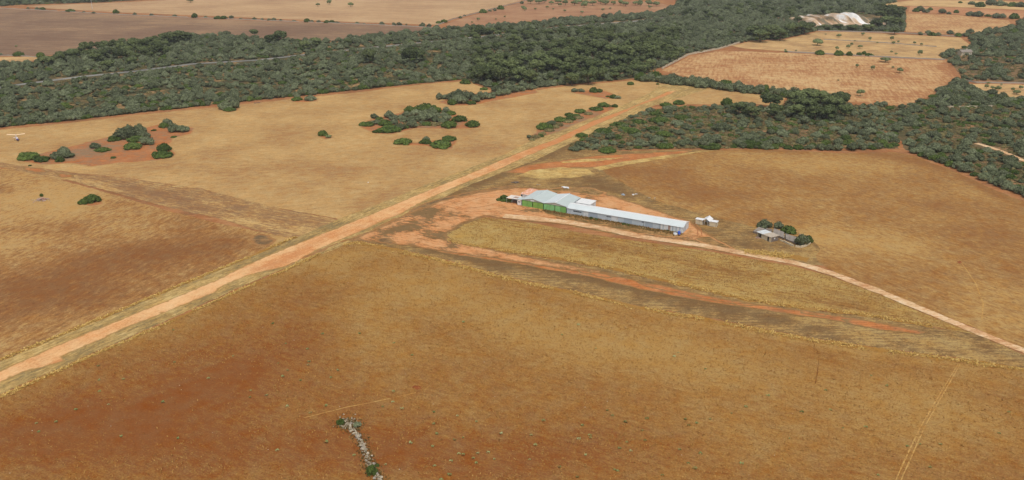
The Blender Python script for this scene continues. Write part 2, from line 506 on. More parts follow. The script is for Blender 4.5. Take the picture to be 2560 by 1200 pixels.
FG = [(1825, 114), (1872, 105), (1962, 99), (2045, 79), (2150, 81), (2400, 94), (2425, 112), (2380, 128), (2340, 138), (2364, 148), (1960, 128), (1860, 121)]
sheet('pasture', FG, M['fieldG'], 0.05, 1.0, 8, seed=7)
sheet('stubble_field', [(2266, 34), (2380, 37), (2520, 51), (2540, 68), (2450, 86), (2340, 84), (2264, 79)], M['fieldF'], 0.05, 1.0, 8, seed=8)
M['fieldJ'] = ground_mat('ploughed_red', [srgb(204, 160, 116, K), srgb(186, 132, 92, K), srgb(170, 112, 76, K)], 0.1, macro=(60, 0.6), streak=(60, 6, 0.6), mid=(8, 0.4), val=0.12)
sheet('ploughed_field', [(2275, 16), (2400, 20), (2560, 27), (2850, 40), (2850, 60), (2560, 46), (2400, 36), (2270, 30)], M['fieldJ'], 0.05, 1.0, 8, seed=9)
sheet('straw_field', [(2194, 11), (2290, 0), (2440, 1), (2850, 15), (2850, 34), (2560, 25), (2400, 18), (2275, 14), (2215, 16)], M['fieldG'], 0.06, 1.0, 8, base=-.2, seed=10)
sheet('straw_field', [(2408, 210), (2500, 210), (2850, 226), (2850, 266), (2560, 249), (2490, 240)], M['fieldG'], 0.05, 1.0, 8, seed=11)
M['fieldT'] = ground_mat('brown_fallow', [srgb(164, 132, 100, K), srgb(140, 112, 88, K), srgb(126, 98, 78, K)], dirang((0, 60), (800, 80)), macro=(80, 0.6), streak=(70, 6, 0.55), mid=(8, 0.4), fine=(2, .4), val=0.14)
sheet('fallow_field', [(-300, 18), (0, 22), (100, 27), (300, 38), (600, 51), (800, 58), (1000, 66), (1085, 71), (1070, 76), (900, 92), (820, 104), (700, 102), (560, 86), (480, 90), (300, 110), (200, 130), (120, 139), (0, 140), (-300, 148)], M['fieldT'], 0.05, 1.2, 9, 25, blobs=[(450, 52, 300, 8, 2, -.3), (100, 110, 150, 30, 0, .1), (800, 80, 200, 20, 0, .15)], seed=12)
sheet('straw_field', [(-300, 154), (0, 143), (80, 142), (135, 144), (60, 154), (0, 158), (-300, 180)], M['fieldG'], 0.05, 1.0, 9, seed=13)
M['fieldU'] = ground_mat('tan_stubble', [srgb(204, 170, 128, K), srgb(190, 154, 114, K), srgb(170, 134, 100, K)], dirang((0, 60), (800, 80)), macro=(110, 0.6), streak=(90, 8, 0.5), mid=(10, 0.4), fine=(2, .3), val=0.12)
sheet('tan_field', [(62, 15), (250, 8), (420, 0), (600, -6), (900, -24), (1330, -12), (1300, 2), (1245, 17), (1130, 46), (1092, 62), (900, 56), (600, 43), (300, 31), (120, 21)], M['fieldU'], 0.05, 1.2, 9, seed=14)
M['fieldO'] = ground_mat('orchard_soil', [srgb(186, 148, 112, K), srgb(170, 126, 92, K), srgb(152, 108, 80, K)], 0.1, macro=(40, 0.6), streak=(30, 5, 0.4), mid=(6, 0.6), val=0.2)
sheet('orchard_ground', [(1112, 62), (1135, 52), (1250, 20), (1330, 0), (1640, 4), (1682, 17), (1640, 31), (1450, 44), (1250, 61), (1135, 68)], M['fieldO'], 0.05, 1.2, 9, seed=15)

# airfield: verges, old cross strip, runway, apron, tracks
sheet('rough_ground', [(790, 640), (860, 600), (1000, 540), (1180, 448), (1300, 398), (1420, 350), (1500, 322), (1420, 368), (1500, 378), (1740, 374), (1800, 376), (1700, 390), (1560, 414), (1510, 428), (1575, 466), (1640, 500), (1760, 535), (1900, 569), (2035, 600), (2066, 622), (2066, 664), (2000, 664), (1850, 636), (1600, 596), (1330, 548), (1212, 536), (1130, 610), (1200, 622), (1350, 643), (1500, 668), (1650, 702), (1800, 737), (1900, 757), (2000, 772), (2150, 788), (2330, 818), (2445, 838), (2560, 886), (2800, 985), (2560, 920), (2400, 895), (2200, 870), (2000, 840), (1800, 800), (1600, 765), (1400, 720), (1250, 688), (1100, 646), (950, 612), (900, 602), (830, 618)],
      M['rough'], 0.035, 0.5, 7, 4, blobs=[(1500, 700, 320, 12, 12, .6), (1150, 640, 160, 8, 14, .5), (1900, 790, 200, 10, 10, .4), (1450, 415, 120, 12, 0, -.35), (1350, 435, 60, 12, 0, -.3), (1250, 430, 140, 16, -22, .5), (1500, 460, 80, 20, 10, .4), (1400, 372, 80, 10, -22, .3), (2200, 835, 300, 16, 9, -.25), (1980, 640, 70, 14, 5, -.3), (1850, 600, 80, 16, 10, .25), (1500, 545, 90, 8, 9, .1), (1620, 580, 80, 6, 9, .25), (1700, 510, 80, 14, 15, .15)], seed=16)
M['verge'] = ground_mat('mown_verge', [srgb(204, 172, 112, K), srgb(172, 142, 88, K), srgb(142, 120, 80, K)], A_RUN, macro=(16, 0.6), streak=(14, 1.1, 0.55), mid=(2.2, 0.8), fine=(.6, .5), val=0.25)
sheet('runway_verge', [(-300, 1028), (0, 903), (407, 733), (627, 643), (730, 600), (850, 546), (920, 521), (1053, 467), (1260, 387), (1330, 350), (1420, 322), (1480, 296), (1573, 256), (1625, 232), (1650, 212), (1700, 208), (1770, 222), (1720, 238), (1640, 262), (1540, 312), (1440, 352), (1340, 400), (1180, 460), (1010, 541), (840, 622), (720, 668), (627, 706), (407, 806), (0, 986), (-300, 1112)],
      M['verge'], 0.075, 0.4, 6, 4, blobs=[(1500, 300, 220, 20, -24, -.15), (300, 790, 400, 8, -23, -.05), (760, 600, 90, 14, -23, .3), (640, 640, 60, 10, -23, .25), (1000, 480, 200, 6, -23, -.25)], seed=17)
M['oldstrip'] = ground_mat('old_strip', [srgb(200, 164, 106, K), srgb(164, 126, 82, K), srgb(142, 106, 74, K)], A_LEFT, macro=(18, 0.5), streak=(16, 1.3, 0.5), mid=(2.2, 0.7), fine=(.6, .4), val=0.2)
sheet('old_cross_strip', [(-260, 388), (0, 405), (60, 417), (190, 434), (330, 447), (500, 472), (700, 522), (850, 550), (880, 556), (790, 588), (740, 600), (640, 575), (540, 545), (430, 521), (280, 480), (190, 456), (0, 418), (-260, 398)],
      M['oldstrip'], 0.07, 0.5, 6, 4, blobs=[(400, 490, 170, 11, 15, .28), (700, 545, 140, 8, 14, .12), (780, 580, 60, 12, 0, -.3), (220, 455, 70, 10, 12, -.3), (90, 425, 40, 5, 8, .2), (640, 560, 90, 7, 14, -.3)], seed=18)
for q in ([(55, 418), (100, 421), (122, 430), (90, 431), (60, 425)], [(135, 432), (180, 437), (186, 444), (150, 444)]):
    sheet('bare_patch', q, M['bare'], 0.09, 0.6, 5, grid=2, rim=3.0)
# red soil round the shrub islands of the upper field
M['island'] = ground_mat('island_soil', [srgb(190, 128, 80, K), srgb(176, 112, 68, K), srgb(150, 122, 92, K)], macro=(9, 0.6), mid=(2.5, 0.7), val=0.2, edge=srgb(184, 146, 94, K))
for k, q in enumerate(([(40, 405), (85, 386), (180, 364), (270, 341), (330, 326), (405, 308), (490, 318), (485, 334), (440, 344), (425, 366), (450, 386), (400, 402), (300, 408), (225, 418), (165, 410), (100, 412)],
                       [(895, 318), (920, 300), (960, 290), (1020, 275), (1065, 262), (1120, 275), (1160, 295), (1205, 308), (1205, 320), (1130, 324), (1040, 322), (985, 336), (940, 336), (910, 325)],
                       [(985, 362), (1060, 352), (1120, 345), (1145, 352), (1135, 372), (1090, 376), (1060, 366)],
                       [(1090, 255), (1160, 236), (1230, 228), (1340, 222), (1350, 232), (1250, 250), (1180, 264), (1125, 265)],
                       [(538, 272), (560, 266), (600, 262), (600, 276), (560, 281)], [(195, 514), (220, 496), (260, 500), (262, 512), (225, 518)],
                       [(725, 254), (745, 246), (795, 245), (795, 254), (745, 257)], [(792, 340), (820, 333), (838, 344), (812, 350)],
                       [(1318, 348), (1340, 322), (1400, 300), (1500, 263), (1545, 262), (1535, 276), (1440, 312), (1370, 345), (1330, 356)],
                       [(1425, 232), (1480, 222), (1520, 228), (1555, 246), (1515, 248)], [(1675, 264), (1700, 250), (1720, 258), (1712, 268)])):
    sheet('bare_soil', q, M['island'], 0.065, 0.9, 6, seed=20 + k, grid=2.5, rim=4.0, blobs=[(230, 378, 90, 14, -14, .4), (1080, 312, 90, 10, 0, .35), (1400, 320, 100, 14, -20, .3)])
RUN = [(-300, 1060), (0, 928), (120, 873), (300, 800), (420, 751), (540, 701), (560, 690), (667, 640), (800, 587), (920, 539), (1040, 488), (1160, 440), (1300, 380), (1380, 351), (1480, 303), (1560, 275), (1640, 242), (1668, 229), (1694, 226), (1680, 234), (1640, 250), (1600, 263), (1547, 289), (1480, 317), (1406, 355), (1353, 376), (1300, 399), (1260, 419), (1180, 451), (1160, 459), (1066, 500), (1000, 537), (973, 547), (920, 571), (860, 596), (790, 628), (730, 662), (700, 671), (626, 687), (560, 713), (540, 731), (420, 779), (367, 800), (300, 827), (240, 855), (155, 892), (165, 903), (113, 917), (60, 930), (0, 957), (-300, 1092)]
sheet('dirt_runway', RUN, M['dirt'], 0.10, 0.35, 5, 2.2, rim=1.5, blobs=[(700, 650, 60, 12, -23, .35), (860, 575, 80, 12, -20, .1), (1560, 275, 180, 16, -24, .55), (1350, 365, 130, 14, -24, .3), (950, 560, 60, 8, -23, .25), (150, 905, 30, 6, -20, .3), (420, 760, 250, 20, -23, -.15), (800, 605, 60, 5, -23, .2)], seed=40)
for k, q in enumerate(([(715, 666), (760, 640), (830, 612), (900, 590), (985, 545), (1000, 545), (960, 566), (915, 582), (850, 606), (780, 640)],
                       [(1085, 500), (1160, 482), (1230, 470), (1300, 462), (1290, 467), (1200, 482), (1120, 500), (1060, 520), (1000, 545), (1030, 522)],
                       [(930, 597), (970, 595), (990, 606), (975, 612), (945, 606)])):
    sheet('worn_patch', q, M['ash'], 0.125, 0.8, 5, seed=50 + k, grid=1.5, rim=3.0)
APR = [(870, 601), (930, 577), (1000, 543), (1040, 527), (1100, 503), (1190, 482), (1290, 468), (1400, 473), (1480, 478), (1540, 492), (1600, 512), (1680, 540), (1725, 552), (1760, 580), (1845, 626), (1800, 620), (1755, 600), (1720, 602), (1740, 614), (1600, 594), (1500, 571), (1330, 554), (1215, 541), (1160, 558), (1115, 588), (1135, 604), (1200, 618), (1350, 648), (1490, 676), (1560, 692), (1450, 682), (1300, 657), (1100, 628), (960, 607)]
M['apronmix'] = ground_mat('apron_mix', [srgb(214, 160, 110, K), srgb(200, 140, 90, K), srgb(132, 104, 68, K)], A_STRIP, macro=(11, 0.9), streak=(8, 1.0, 0.6), mid=(2.4, 0.8), fine=(.6, .4), stops=(0.2, 0.55, 0.78), val=0.18, bump=0.2, edge=srgb(150, 112, 70, K))
sheet('dirt_apron', APR, M['apronmix'], 0.11, 0.8, 5, 2.5, rim=4.0, blobs=[(1060, 530, 70, 10, -15, .45), (1000, 572, 60, 10, -20, .5), (1075, 583, 40, 12, 10, .4), (1110, 545, 60, 9, -10, .3), (940, 592, 50, 6, -20, .35), (1150, 565, 40, 8, -30, .35), (1090, 560, 70, 5, -5, -.3), (1140, 500, 80, 14, -15, -.2), (1240, 490, 80, 12, -5, -.35), (1200, 520, 100, 14, 5, -.25), (1330, 540, 60, 8, 8, -.3), (1050, 605, 120, 8, 10, -.15), (1300, 645, 200, 8, 12, -.15), (1580, 520, 80, 14, 14, -.4), (1350, 530, 45, 5, 8, .35), (1470, 550, 80, 7, 10, .3), (1600, 580, 100, 6, 10, .4), (1740, 580, 30, 18, 0, -.4), (1250, 455, 60, 8, 0, .3), (1400, 475, 100, 6, 3, .3)], seed=60)
for k, q in enumerate(([(1425, 398), (1500, 388), (1620, 382), (1740, 374), (1720, 382), (1600, 402), (1500, 420), (1430, 420), (1340, 436), (1250, 432), (1320, 412)],)):
    sheet('bare_soil', q, M['bare'], 0.09, 0.6, 5, seed=70 + k, grid=2.5, rim=4.0)
M['palegrass'] = ground_mat('pale_dry_grass', [srgb(212, 182, 116, K), srgb(196, 162, 98, K), srgb(160, 128, 80, K)], 0.0, macro=(9, 0.7), mid=(2.2, 0.8), val=0.25)
for k, q in enumerate(([(1400, 405), (1460, 398), (1560, 394), (1500, 402), (1410, 408)], [(1330, 425), (1400, 418), (1470, 424), (1490, 436), (1430, 445), (1350, 446), (1290, 440)], [(1480, 420), (1560, 404), (1660, 390), (1760, 377), (1700, 390), (1560, 414), (1500, 426)])):
    sheet('dry_grass_patch', q, M['palegrass'], 0.115, 0.6, 5, seed=80 + k)
M['weeds'] = ground_mat('weedy_verge', [srgb(176, 136, 86, K), srgb(140, 108, 68, K), srgb(110, 92, 54, K)], A_STRIP, macro=(8, 0.8), mid=(2, 1.0), val=0.3, edge=srgb(196, 142, 92, K))
for k, q in enumerate(([(1345, 522), (1420, 536), (1500, 550), (1600, 568), (1712, 586), (1724, 572), (1734, 580), (1722, 592), (1690, 594), (1600, 586), (1520, 570), (1450, 556), (1400, 546), (1360, 534)], [(1732, 594), (1770, 592), (1820, 612), (1840, 626), (1800, 620), (1750, 608)], [(1320, 476), (1400, 470), (1480, 470), (1520, 482), (1500, 492), (1420, 480)])):
    sheet('weedy_verge', q, M['weeds'], 0.13, 0.8, 5, seed=100 + k, grid=1.5, rim=2.5)
# bare orange patches along the cross strip east of the runway
for k, q in enumerate(([(1120, 616), (1300, 642), (1480, 672), (1600, 704), (1760, 738), (1930, 766), (2070, 786), (2200, 806), (2330, 832), (2200, 822), (2060, 798), (1930, 780), (1760, 755), (1600, 724), (1480, 694), (1300, 662), (1090, 630)], [(1580, 702), (1650, 712), (1720, 728), (1800, 745), (1860, 757), (1930, 765), (1850, 765), (1760, 748), (1680, 732), (1610, 716)], [(2000, 775), (2070, 785), (2060, 792), (2000, 784)], [(2100, 798), (2160, 800), (2240, 815), (2320, 832), (2300, 838), (2200, 826), (2130, 812)], [(1440, 672), (1500, 682), (1560, 694), (1520, 697), (1450, 684)])):
    sheet('bare_patch', q, M['bare'], 0.095 + .004 * k, 0.5, 5, seed=90 + k, grid=1.5, rim=2.5)


def strip(name, px, width, mat, z, jit=0.3, step=6.0, seed=0, w1=None):
    pts = densify(px, step, 0.0, seed, closed=False)
    n = len(pts)
    V, F = [], []
    for i, p in enumerate(pts):
        d = pts[min(i + 1, n - 1)] - pts[max(i - 1, 0)]
        nn = Vector((-d.y, d.x, 0)).normalized()
        t = i / (n - 1)
        ww = width if w1 is None else width + (w1 - width) * t
        for s in (-1, 1):
            j = mnoise.noise(Vector((p.x * .25, p.y * .25, s * 5 + seed))) * jit + mnoise.noise(Vector((p.x * .9, p.y * .9, s * 5 + seed))) * jit * .5
            q = p + nn * (s * ww * .5 + j)
            V.append((q.x, q.y, 0))
    for i in range(n - 1):
        F.append((2 * i + 1, 2 * i, 2 * i + 2, 2 * i + 3))
    me = bpy.data.meshes.new(name)
    me.from_pydata(V, [], F)
    o = link(name, me, mat)
    o.location.z = z
    if me.polygons[0].normal.z < 0: me.flip_normals()
    return tag(o, kind='structure')


TRK = [(1260, 540), (1340, 547), (1420, 556), (1500, 570), (1600, 592), (1740, 611), (1850, 632), (1990, 658), (2080, 684), (2200, 730), (2320, 780), (2450, 834), (2560, 878), (2900, 1020)]
strip('dirt_track', TRK, 5.2, M['track'], 0.14, 0.5, seed=1, w1=3.0)
M['rut'] = ground_mat('wheel_rut', [srgb(188, 128, 82, K), srgb(178, 118, 74, K), srgb(166, 110, 70, K)], macro=(5, .5), val=.15)
for k, q in enumerate(([(1080, 520), (1150, 496), (1220, 484), (1280, 482)], [(1140, 512), (1200, 495), (1245, 493), (1256, 505), (1215, 516), (1140, 524)], [(1170, 520), (1240, 521), (1310, 532), (1380, 546)], [(1160, 530), (1240, 530), (1320, 541)], [(1725, 596), (1745, 588), (1744, 574), (1728, 560)], [(1735, 600), (1755, 590), (1752, 574), (1734, 556)])):
    strip('wheel_track', q, 0.5, M['rut'], 0.135, 0.25, 5, seed=k)
strip('road', [(-200, 245), (100, 205), (200, 192), (340, 178), (480, 160), (650, 150), (800, 132), (960, 116), (1200, 92), (1420, 66), (1580, 54), (1700, 40)], 7.0, M['asphalt'], 0.09, 0.2, 10)
strip('gravel_path', [(2440, 358), (2480, 370), (2520, 384), (2560, 402), (2700, 455)], 3.5, M['track'], 0.09, 0.4)
strip('footpath', [(2230, 340), (2250, 355), (2252, 370), (2265, 382)], 3.0, M['ground'], 0.09, 0.5)
M['trail'] = ground_mat('trodden_straw', [srgb(204, 164, 100, K), srgb(188, 146, 84, K), srgb(172, 126, 70, K)], macro=(10, .4), val=.2)
M['trail_d'] = ground_mat('dark_trail', [srgb(150, 104, 54, K), srgb(136, 92, 48, K), srgb(124, 82, 44, K)], macro=(10, .4), val=.2)
for dx in (0, 13):
    strip('wheel_track', [(2396 + dx * .4, 910), (2350 + dx * .6, 985), (2300 + dx * .8, 1070), (2262 + dx, 1150), (2240 + dx, 1200), (2200 + dx, 1320)], 0.33, M['trail'], 0.09, 0.12, 8)
strip('trodden_trail', [(2018, 836), (2035, 860), (2047, 890), (2045, 925), (2038, 960)], 0.3, M['trail_d'], 0.09, 0.2, 8)
strip('trodden_trail', [(760, 1045), (860, 1020), (960, 1000), (1040, 982)], 0.3, M['trail'], 0.09, 0.2, 8)
strip('wheel_track', [(2405, 660), (2440, 710), (2458, 760), (2455, 800)], 0.5, M['trail'], 0.09, 0.2, 8)
M['redspot'] = ground_mat('fresh_red_earth', [srgb(156, 92, 54, K), srgb(142, 80, 46, K), srgb(126, 70, 42, K)], val=.2)
sheet('bare_patch', [(2392, 655), (2400, 652), (2406, 656), (2398, 659)], M['redspot'], 0.09, 0.2, 3)
sheet('bare_patch', [(1028, 968), (1036, 964), (1050, 966), (1054, 972), (1040, 975)], M['redspot'], 0.09, 0.2, 3)
sheet('ash_patch', [(622, 600), (630, 588), (650, 584), (672, 588), (690, 600), (680, 612), (655, 616), (632, 610)], M['ash'], 0.095, 0.8, 4, grid=1.2, rim=4.0)

# ------------------------------------------------------------------ airfield buildings
O = at(1305, 515)
dL = at(1706.8, 584.2) - O
A_B = math.atan2(dL.y, dL.x)
UL, UN = Vector((math.cos(A_B), math.sin(A_B), 0)), Vector((-math.sin(A_B), math.cos(A_B), 0))


def site(u, v, z=0.0):
    p = O + UL * u + UN * v
    return Vector((p.x, p.y, z))


GZ = 0.10       # top of the apron sheet the buildings stand on
RUST = srgb(150, 92, 60)
M['zinc'] = plain_mat('zinc_roof', srgb(196, 206, 204, .9), 0.5, 0.4, 0.12, 0.25, (srgb(170, 178, 172), .58, .5))
M['zinc_b'] = plain_mat('zinc_roof_pale', srgb(212, 220, 220, .9), 0.5, 0.4, 0.10, 0.25, (srgb(190, 196, 194), .6, .5))
M['zinc_c'] = plain_mat('zinc_roof_blue', srgb(190, 200, 197, .9), 0.5, 0.4, 0.12, 0.25, (srgb(160, 172, 168), .56, .6))
M['white_metal'] = plain_mat('white_metal', srgb(232, 232, 230, .9), 0.55, 0.3, 0.08, 0.4)
M['wall_grey'] = plain_mat('galvanised_wall', srgb(182, 192, 198, .95), 0.6, 0.3, 0.14, 0.7, (srgb(140, 140, 136), .58, .5))
M['wall_dark'] = plain_mat('galvanised_wall_dark', srgb(160, 172, 182, .95), 0.6, 0.3, 0.12, 0.7)
M['wall_pale'] = plain_mat('galvanised_wall_pale', srgb(208, 212, 212, .95), 0.6, 0.3, 0.14, 0.7, (srgb(160, 150, 140), .57, .6))
M['wall_white'] = plain_mat('white_panel', srgb(222, 222, 218, .9), 0.6, 0.3, 0.1, 0.7, (srgb(170, 160, 148), .58, .6))
M['wall_rust'] = plain_mat('rusty_panel', srgb(176, 150, 136, .9), 0.8, 0.1, 0.2, 0.9, (RUST, .52, .8))
M['green_a'] = plain_mat('green_door_a', srgb(122, 172, 90, .95), 0.6, 0.3, 0.14, 0.6, (srgb(126, 160, 84), .56, .7))
M['green_b'] = plain_mat('green_door_b', srgb(130, 168, 80, .95), 0.6, 0.3, 0.14, 0.6, (srgb(96, 150, 50), .56, .7))
M['green_c'] = plain_mat('green_door_c', srgb(136, 192, 126, .95), 0.6, 0.3, 0.14, 0.6, (srgb(104, 160, 84), .54, .7))
M['green_frame'] = plain_mat('dark_green_frame', srgb(48, 84, 48), 0.6, 0.3)
M['gable'] = plain_mat('gable_board', srgb(178, 176, 164, .9), 0.8, 0.1, 0.12, 0.8, (srgb(160, 170, 120), .58, .6))
M['dark'] = plain_mat('dark_opening', (0.02, 0.02, 0.02), 0.9, 0.05)
M['glass'] = plain_mat('window_glass', (0.05, 0.06, 0.07), 0.15, 0.5, 0.05)
M['salmon'] = plain_mat('salmon_roof', srgb(222, 160, 128, .9), 0.8, 0.1, 0.12, 0.5, (srgb(236, 226, 212), .52, .9))
M['canopy'] = plain_mat('canopy_sheet', srgb(226, 214, 200, .9), 0.7, 0.2, 0.1, 0.6, (srgb(206, 160, 130), .6, .7))
M['steel'] = plain_mat('steel_post', srgb(190, 190, 186), 0.5, 0.4)
M['concrete'] = plain_mat('old_concrete', srgb(186, 172, 154, .9), 0.95, 0.05, 0.2, 0.8, (srgb(130, 120, 108), .55, .7))
M['plaster'] = plain_mat('pale_plaster', srgb(204, 190, 162, .9), 0.95, 0.05, 0.16, 0.8, (srgb(150, 134, 110), .56, .7))
M['block'] = plain_mat('dark_stone_block', srgb(122, 110, 100, .9), 0.95, 0.05, 0.3, 1.6)
M['fibre'] = plain_mat('fibre_cement', srgb(150, 140, 130, .9), 0.95, 0.05, 0.2, 0.7, (srgb(112, 104, 98), .52, .7))
M['wood_grey'] = plain_mat('pale_timber', srgb(204, 186, 150, .9), 0.9, 0.1)
M['blue'] = plain_mat('blue_plastic', srgb(60, 96, 196), 0.4, 0.4, 0.1)
M['stone'] = plain_mat('limestone', srgb(186, 172, 148, .9), 0.95, 0.05, 0.5, 1.3, (srgb(104, 92, 74), .53, .85))
M['stone_b'] = plain_mat('limestone_grey', srgb(164, 154, 140, .85), 0.95, 0.05, 0.3, 1.0)
M['quarry'] = plain_mat('quarry_rock', srgb(232, 220, 204, .95), 0.95, 0.05, 0.2, 0.05, (srgb(196, 158, 122), .56, .9), bump=0.4)


def root(name, u, v, label, cat, group=None, da=0.0, z=GZ):
    e = empty(name, site(u, v, z), A_B + da)
    return tag(e, label, cat, group)


def gable_roof(e, W, D, he, ha, mats, over=0.25, waves=26, thick=0.04, y0=0.0):
    """two corrugated slopes, ridge along local y"""
    k = (ha - he) / (W / 2)
    zl = he - over * k
    MB().corrugated((-over, y0 - over, zl), (-over, D + over, zl), (W / 2, D + over, ha), (W / 2, y0 - over, ha), waves, thick).build('roof_slope', mats[0], e)
    MB().corrugated((W + over, y0 - over, zl), (W + over, D + over, zl), (W / 2, D + over, ha), (W / 2, y0 - over, ha), waves, thick).build('roof_slope', mats[1], e)
    MB().prism([(W / 2 - .25, y0 - over - .02, ha - .03), (W / 2, y0 - over - .02, ha + .10), (W / 2 + .25, y0 - over - .02, ha - .03), (W / 2, y0 - over - .02, ha + .02)], (0, D + 2 * over - y0 + .04, 0)).build('ridge_cap', mats[2], e)


def hangar(u0, W, label, roofs, greens, gap_side):
    D, he, ha = 15.6, 3.3, 4.45
    e = root('hangar', u0, 0, label, 'hangar')
    gable_roof(e, W, D, he, ha, roofs)
    MB().prism([(0.05, 0, 2.98), (W - .05, 0, 2.98), (W - .05, 0, he - .12), (W / 2, 0, ha - .1), (0.05, 0, he - .12)], (0, .12, 0)).build('gable', M['gable'], e)
    MB().prism([(0.05, D - .12, 0), (W - .05, D - .12, 0), (W - .05, D - .12, he - .12), (W / 2, D - .12, ha - .1), (0.05, D - .12, he - .12)], (0, .12, 0)).build('back_wall', M['wall_grey'], e)
    MB().box(0.05, .15, .13, D - .13, 0, he - .1).build('side_wall', M['wall_grey'], e)
    MB().box(W - .15, W - .05, .13, D - .13, 0, he - .1).build('side_wall', M['wall_grey'], e)
    lw = (W - .75) / 4
    x = .15
    for i in range(4):
        if i == 2: x += .22
        d = MB().box(x + .03, x + lw - .03, -.06, .03, .06, 2.94).build('door_leaf', greens[i], e)
        MB().box(x + .03, x + lw - .03, -.10, -.063, 1.42, 1.54).box(x + .05, x + .12, -.10, -.063, .1, 1.40).box(x + .05, x + .12, -.10, -.063, 1.56, 2.9).build('brace', greens[i], d)
        x += lw + (.06 if i != 1 else .06)
    MB().box(0.0, .12, -.10, .16, 0, 2.97).build('door_post', M['green_frame'], e)
    MB().box(W - .12, W, -.10, .16, 0, 2.97).build('door_post', M['green_frame'], e)
    MB().box(0.125, W - .125, -.14, -.02, 2.96, 3.06).build('door_rail', M['green_frame'], e)
    return e


h1 = hangar(0.0, 11.5, 'larger pale blue-grey hangar with bright green folding doors beside the white booth', (M['zinc'], M['zinc_c'], M['zinc']), [M['green_a'], M['green_a'], M['green_b'], M['green_b']], 1)
MB().box(4.6, 6.6, -.12, -.005, 3.1, 3.75).build('board', M['wall_pale'], h1)
h2 = hangar(11.5, 12.0, 'second grey hangar with duller green doors joined to the long shed', (M['zinc_b'], M['zinc_c'], M['white_metal']), [M['green_c'], M['green_c'], M['green_c'], M['green_a']], 1)
# booth, canopy, salmon-roofed annexe
e = root('booth', -2.5, 0.0, 'small white booth with a dark twin window beside the green hangar doors', 'booth')
b = MB().box(0, 2.0, 0, 3.0, 0, 2.95).build('wall', M['white_metal'], e)
for k in (0, 1):
    f = MB().box(.42 + k * .62, .96 + k * .62, -.03, .02, 1.5, 2.0).build('window', M['dark'], b)
    MB().box(.47 + k * .62, .91 + k * .62, -.045, -.032, 1.55, 1.95).build('pane', M['glass'], f)
MB().box(-.05, 2.05, -.04, -.003, 0.0, .18).build('plinth', M['block'], e)
MB().box(-.25, 2.48, -.25, 3.2, 2.952, 3.08).build('roof', M['zinc'], e)
e = root('canopy', -8.9, 0.2, 'open lean-to canopy with a patched white sheet roof on thin posts', 'canopy')
r = MB().corrugated((0, 0, 2.55), (6.3, 0, 2.7), (6.3, 5.3, 2.75), (0, 5.3, 2.6), 14, .04).build('roof', M['canopy'], e)
MB().box(3.2, 5.6, 1.2, 3.6, 2.745, 2.765).build('rust_patch', M['wall_rust'], r)
MB().box(2.9, 5.9, .9, 1.15, 2.74, 2.80).box(2.9, 3.15, 1.2, 3.9, 2.74, 2.80).build('batten', M['white_metal'], r)
for x in (.3, 3.2, 6.1):
    for y in (.2, 5.0):
        MB().tube((x, y, 0), (x, y, 2.62), .06).build('post', M['steel'], e)
MB().box(.2, 6.2, 5.2, 5.3, 0, 2.5).build('back_panel', M['wall_dark'], e)
MB().box(1.2, 5.6, 2.6, 3.6, 0, .8).build('bench', M['block'], e)
e = root('annexe', -5.1, 8.3, 'white walled annexe with a faded salmon and white roof behind the larger hangar', 'building')
MB().box(0, 4.1, 0, 10.0, 0, 2.75).build('wall', M['white_metal'], e)
MB().corrugated((-.2, -.25, 3.0), (-.2, 10.25, 3.0), (4.4, 10.25, 2.9), (4.4, -.25, 2.9), 20, .04).build('roof', M['salmon'], e)
MB().box(.1, 1.0, -.03, .02, 1.4, 2.5).build('window', M['dark'], e)
MB().box(0.02, 4.08, -.005, .05, 2.752, 2.86).build('fascia', M['white_metal'], e)
e = root('annexe', 24.3, 8.6, 'low white annexe with a flat pale roof behind the long shed', 'building')
MB().box(0, 7.4, .3, 6.8, 0, 3.0).build('wall', M['wall_pale'], e)
MB().box(-.15, 7.6, .1, 7.0, 3.003, 3.2).build('roof', M['white_metal'], e)
MB().box(2.0, 2.05, .08, 7.02, 3.2, 3.24).box(5.0, 5.05, .08, 7.02, 3.2, 3.24).build('roof_seam', M['zinc'], e)
MB().box(7.37, 7.44, 3.0, 4.0, 0, 2.1).build('door', M['wall_dark'], e)
# long shed
LS, DS = 56.0, 8.2
e = root('long_shed', 23.6, 0.0, 'long low grey metal shed with a corrugated roof and patched wall panels', 'shed')
he, ha = 2.9, 3.95
wd = random.Random(3)
plan = [(0, 4.2, 'wall_grey'), (4.2, 8.6, 'wall_grey'), (8.6, 11.0, 'wall_pale'), (11.0, 15.6, 'wall_dark'), (15.6, 19.6, 'wall_grey'), (19.6, 22.4, 'wall_grey'), (22.4, 25.6, 'wall_pale'), (25.6, 28.4, 'wall_grey'), (28.4, 32.4, 'wall_dark'), (32.4, 36.2, 'wall_grey'), (36.2, 38.6, 'wall_grey'), (38.6, 42.2, 'wall_dark'), (42.2, 45.0, 'wall_grey'), (45.0, 45.8, 'wall_dark'), (45.8, 46.7, 'wall_white'), (46.7, 47.3, 'wall_grey'), (47.3, 48.3, 'wall_white'), (48.3, 49.2, 'wall_pale'), (49.2, 50.3, 'wall_rust'), (50.3, 51.1, 'wall_pale'), (51.1, 51.6, 'wall_dark'), (51.6, 52.7, 'wall_pale'), (52.7, 53.3, 'wall_grey'), (53.3, 54.2, 'wall_white'), (54.2, 54.9, 'wall_grey'), (54.9, 56.0, 'wall_pale')]
for a, b_, mn in plan:
    n = max(2, int((b_ - a) / .35))
    mb = MB()
    mb.corrugated((a + .015, 0.0, 0.0), (b_ - .015, 0.0, 0.0), (b_ - .015, 0.0, he - .08), (a + .015, 0.0, he - .08), n, .035, .03)
    p_ = mb.build('wall_panel', M[mn], e)
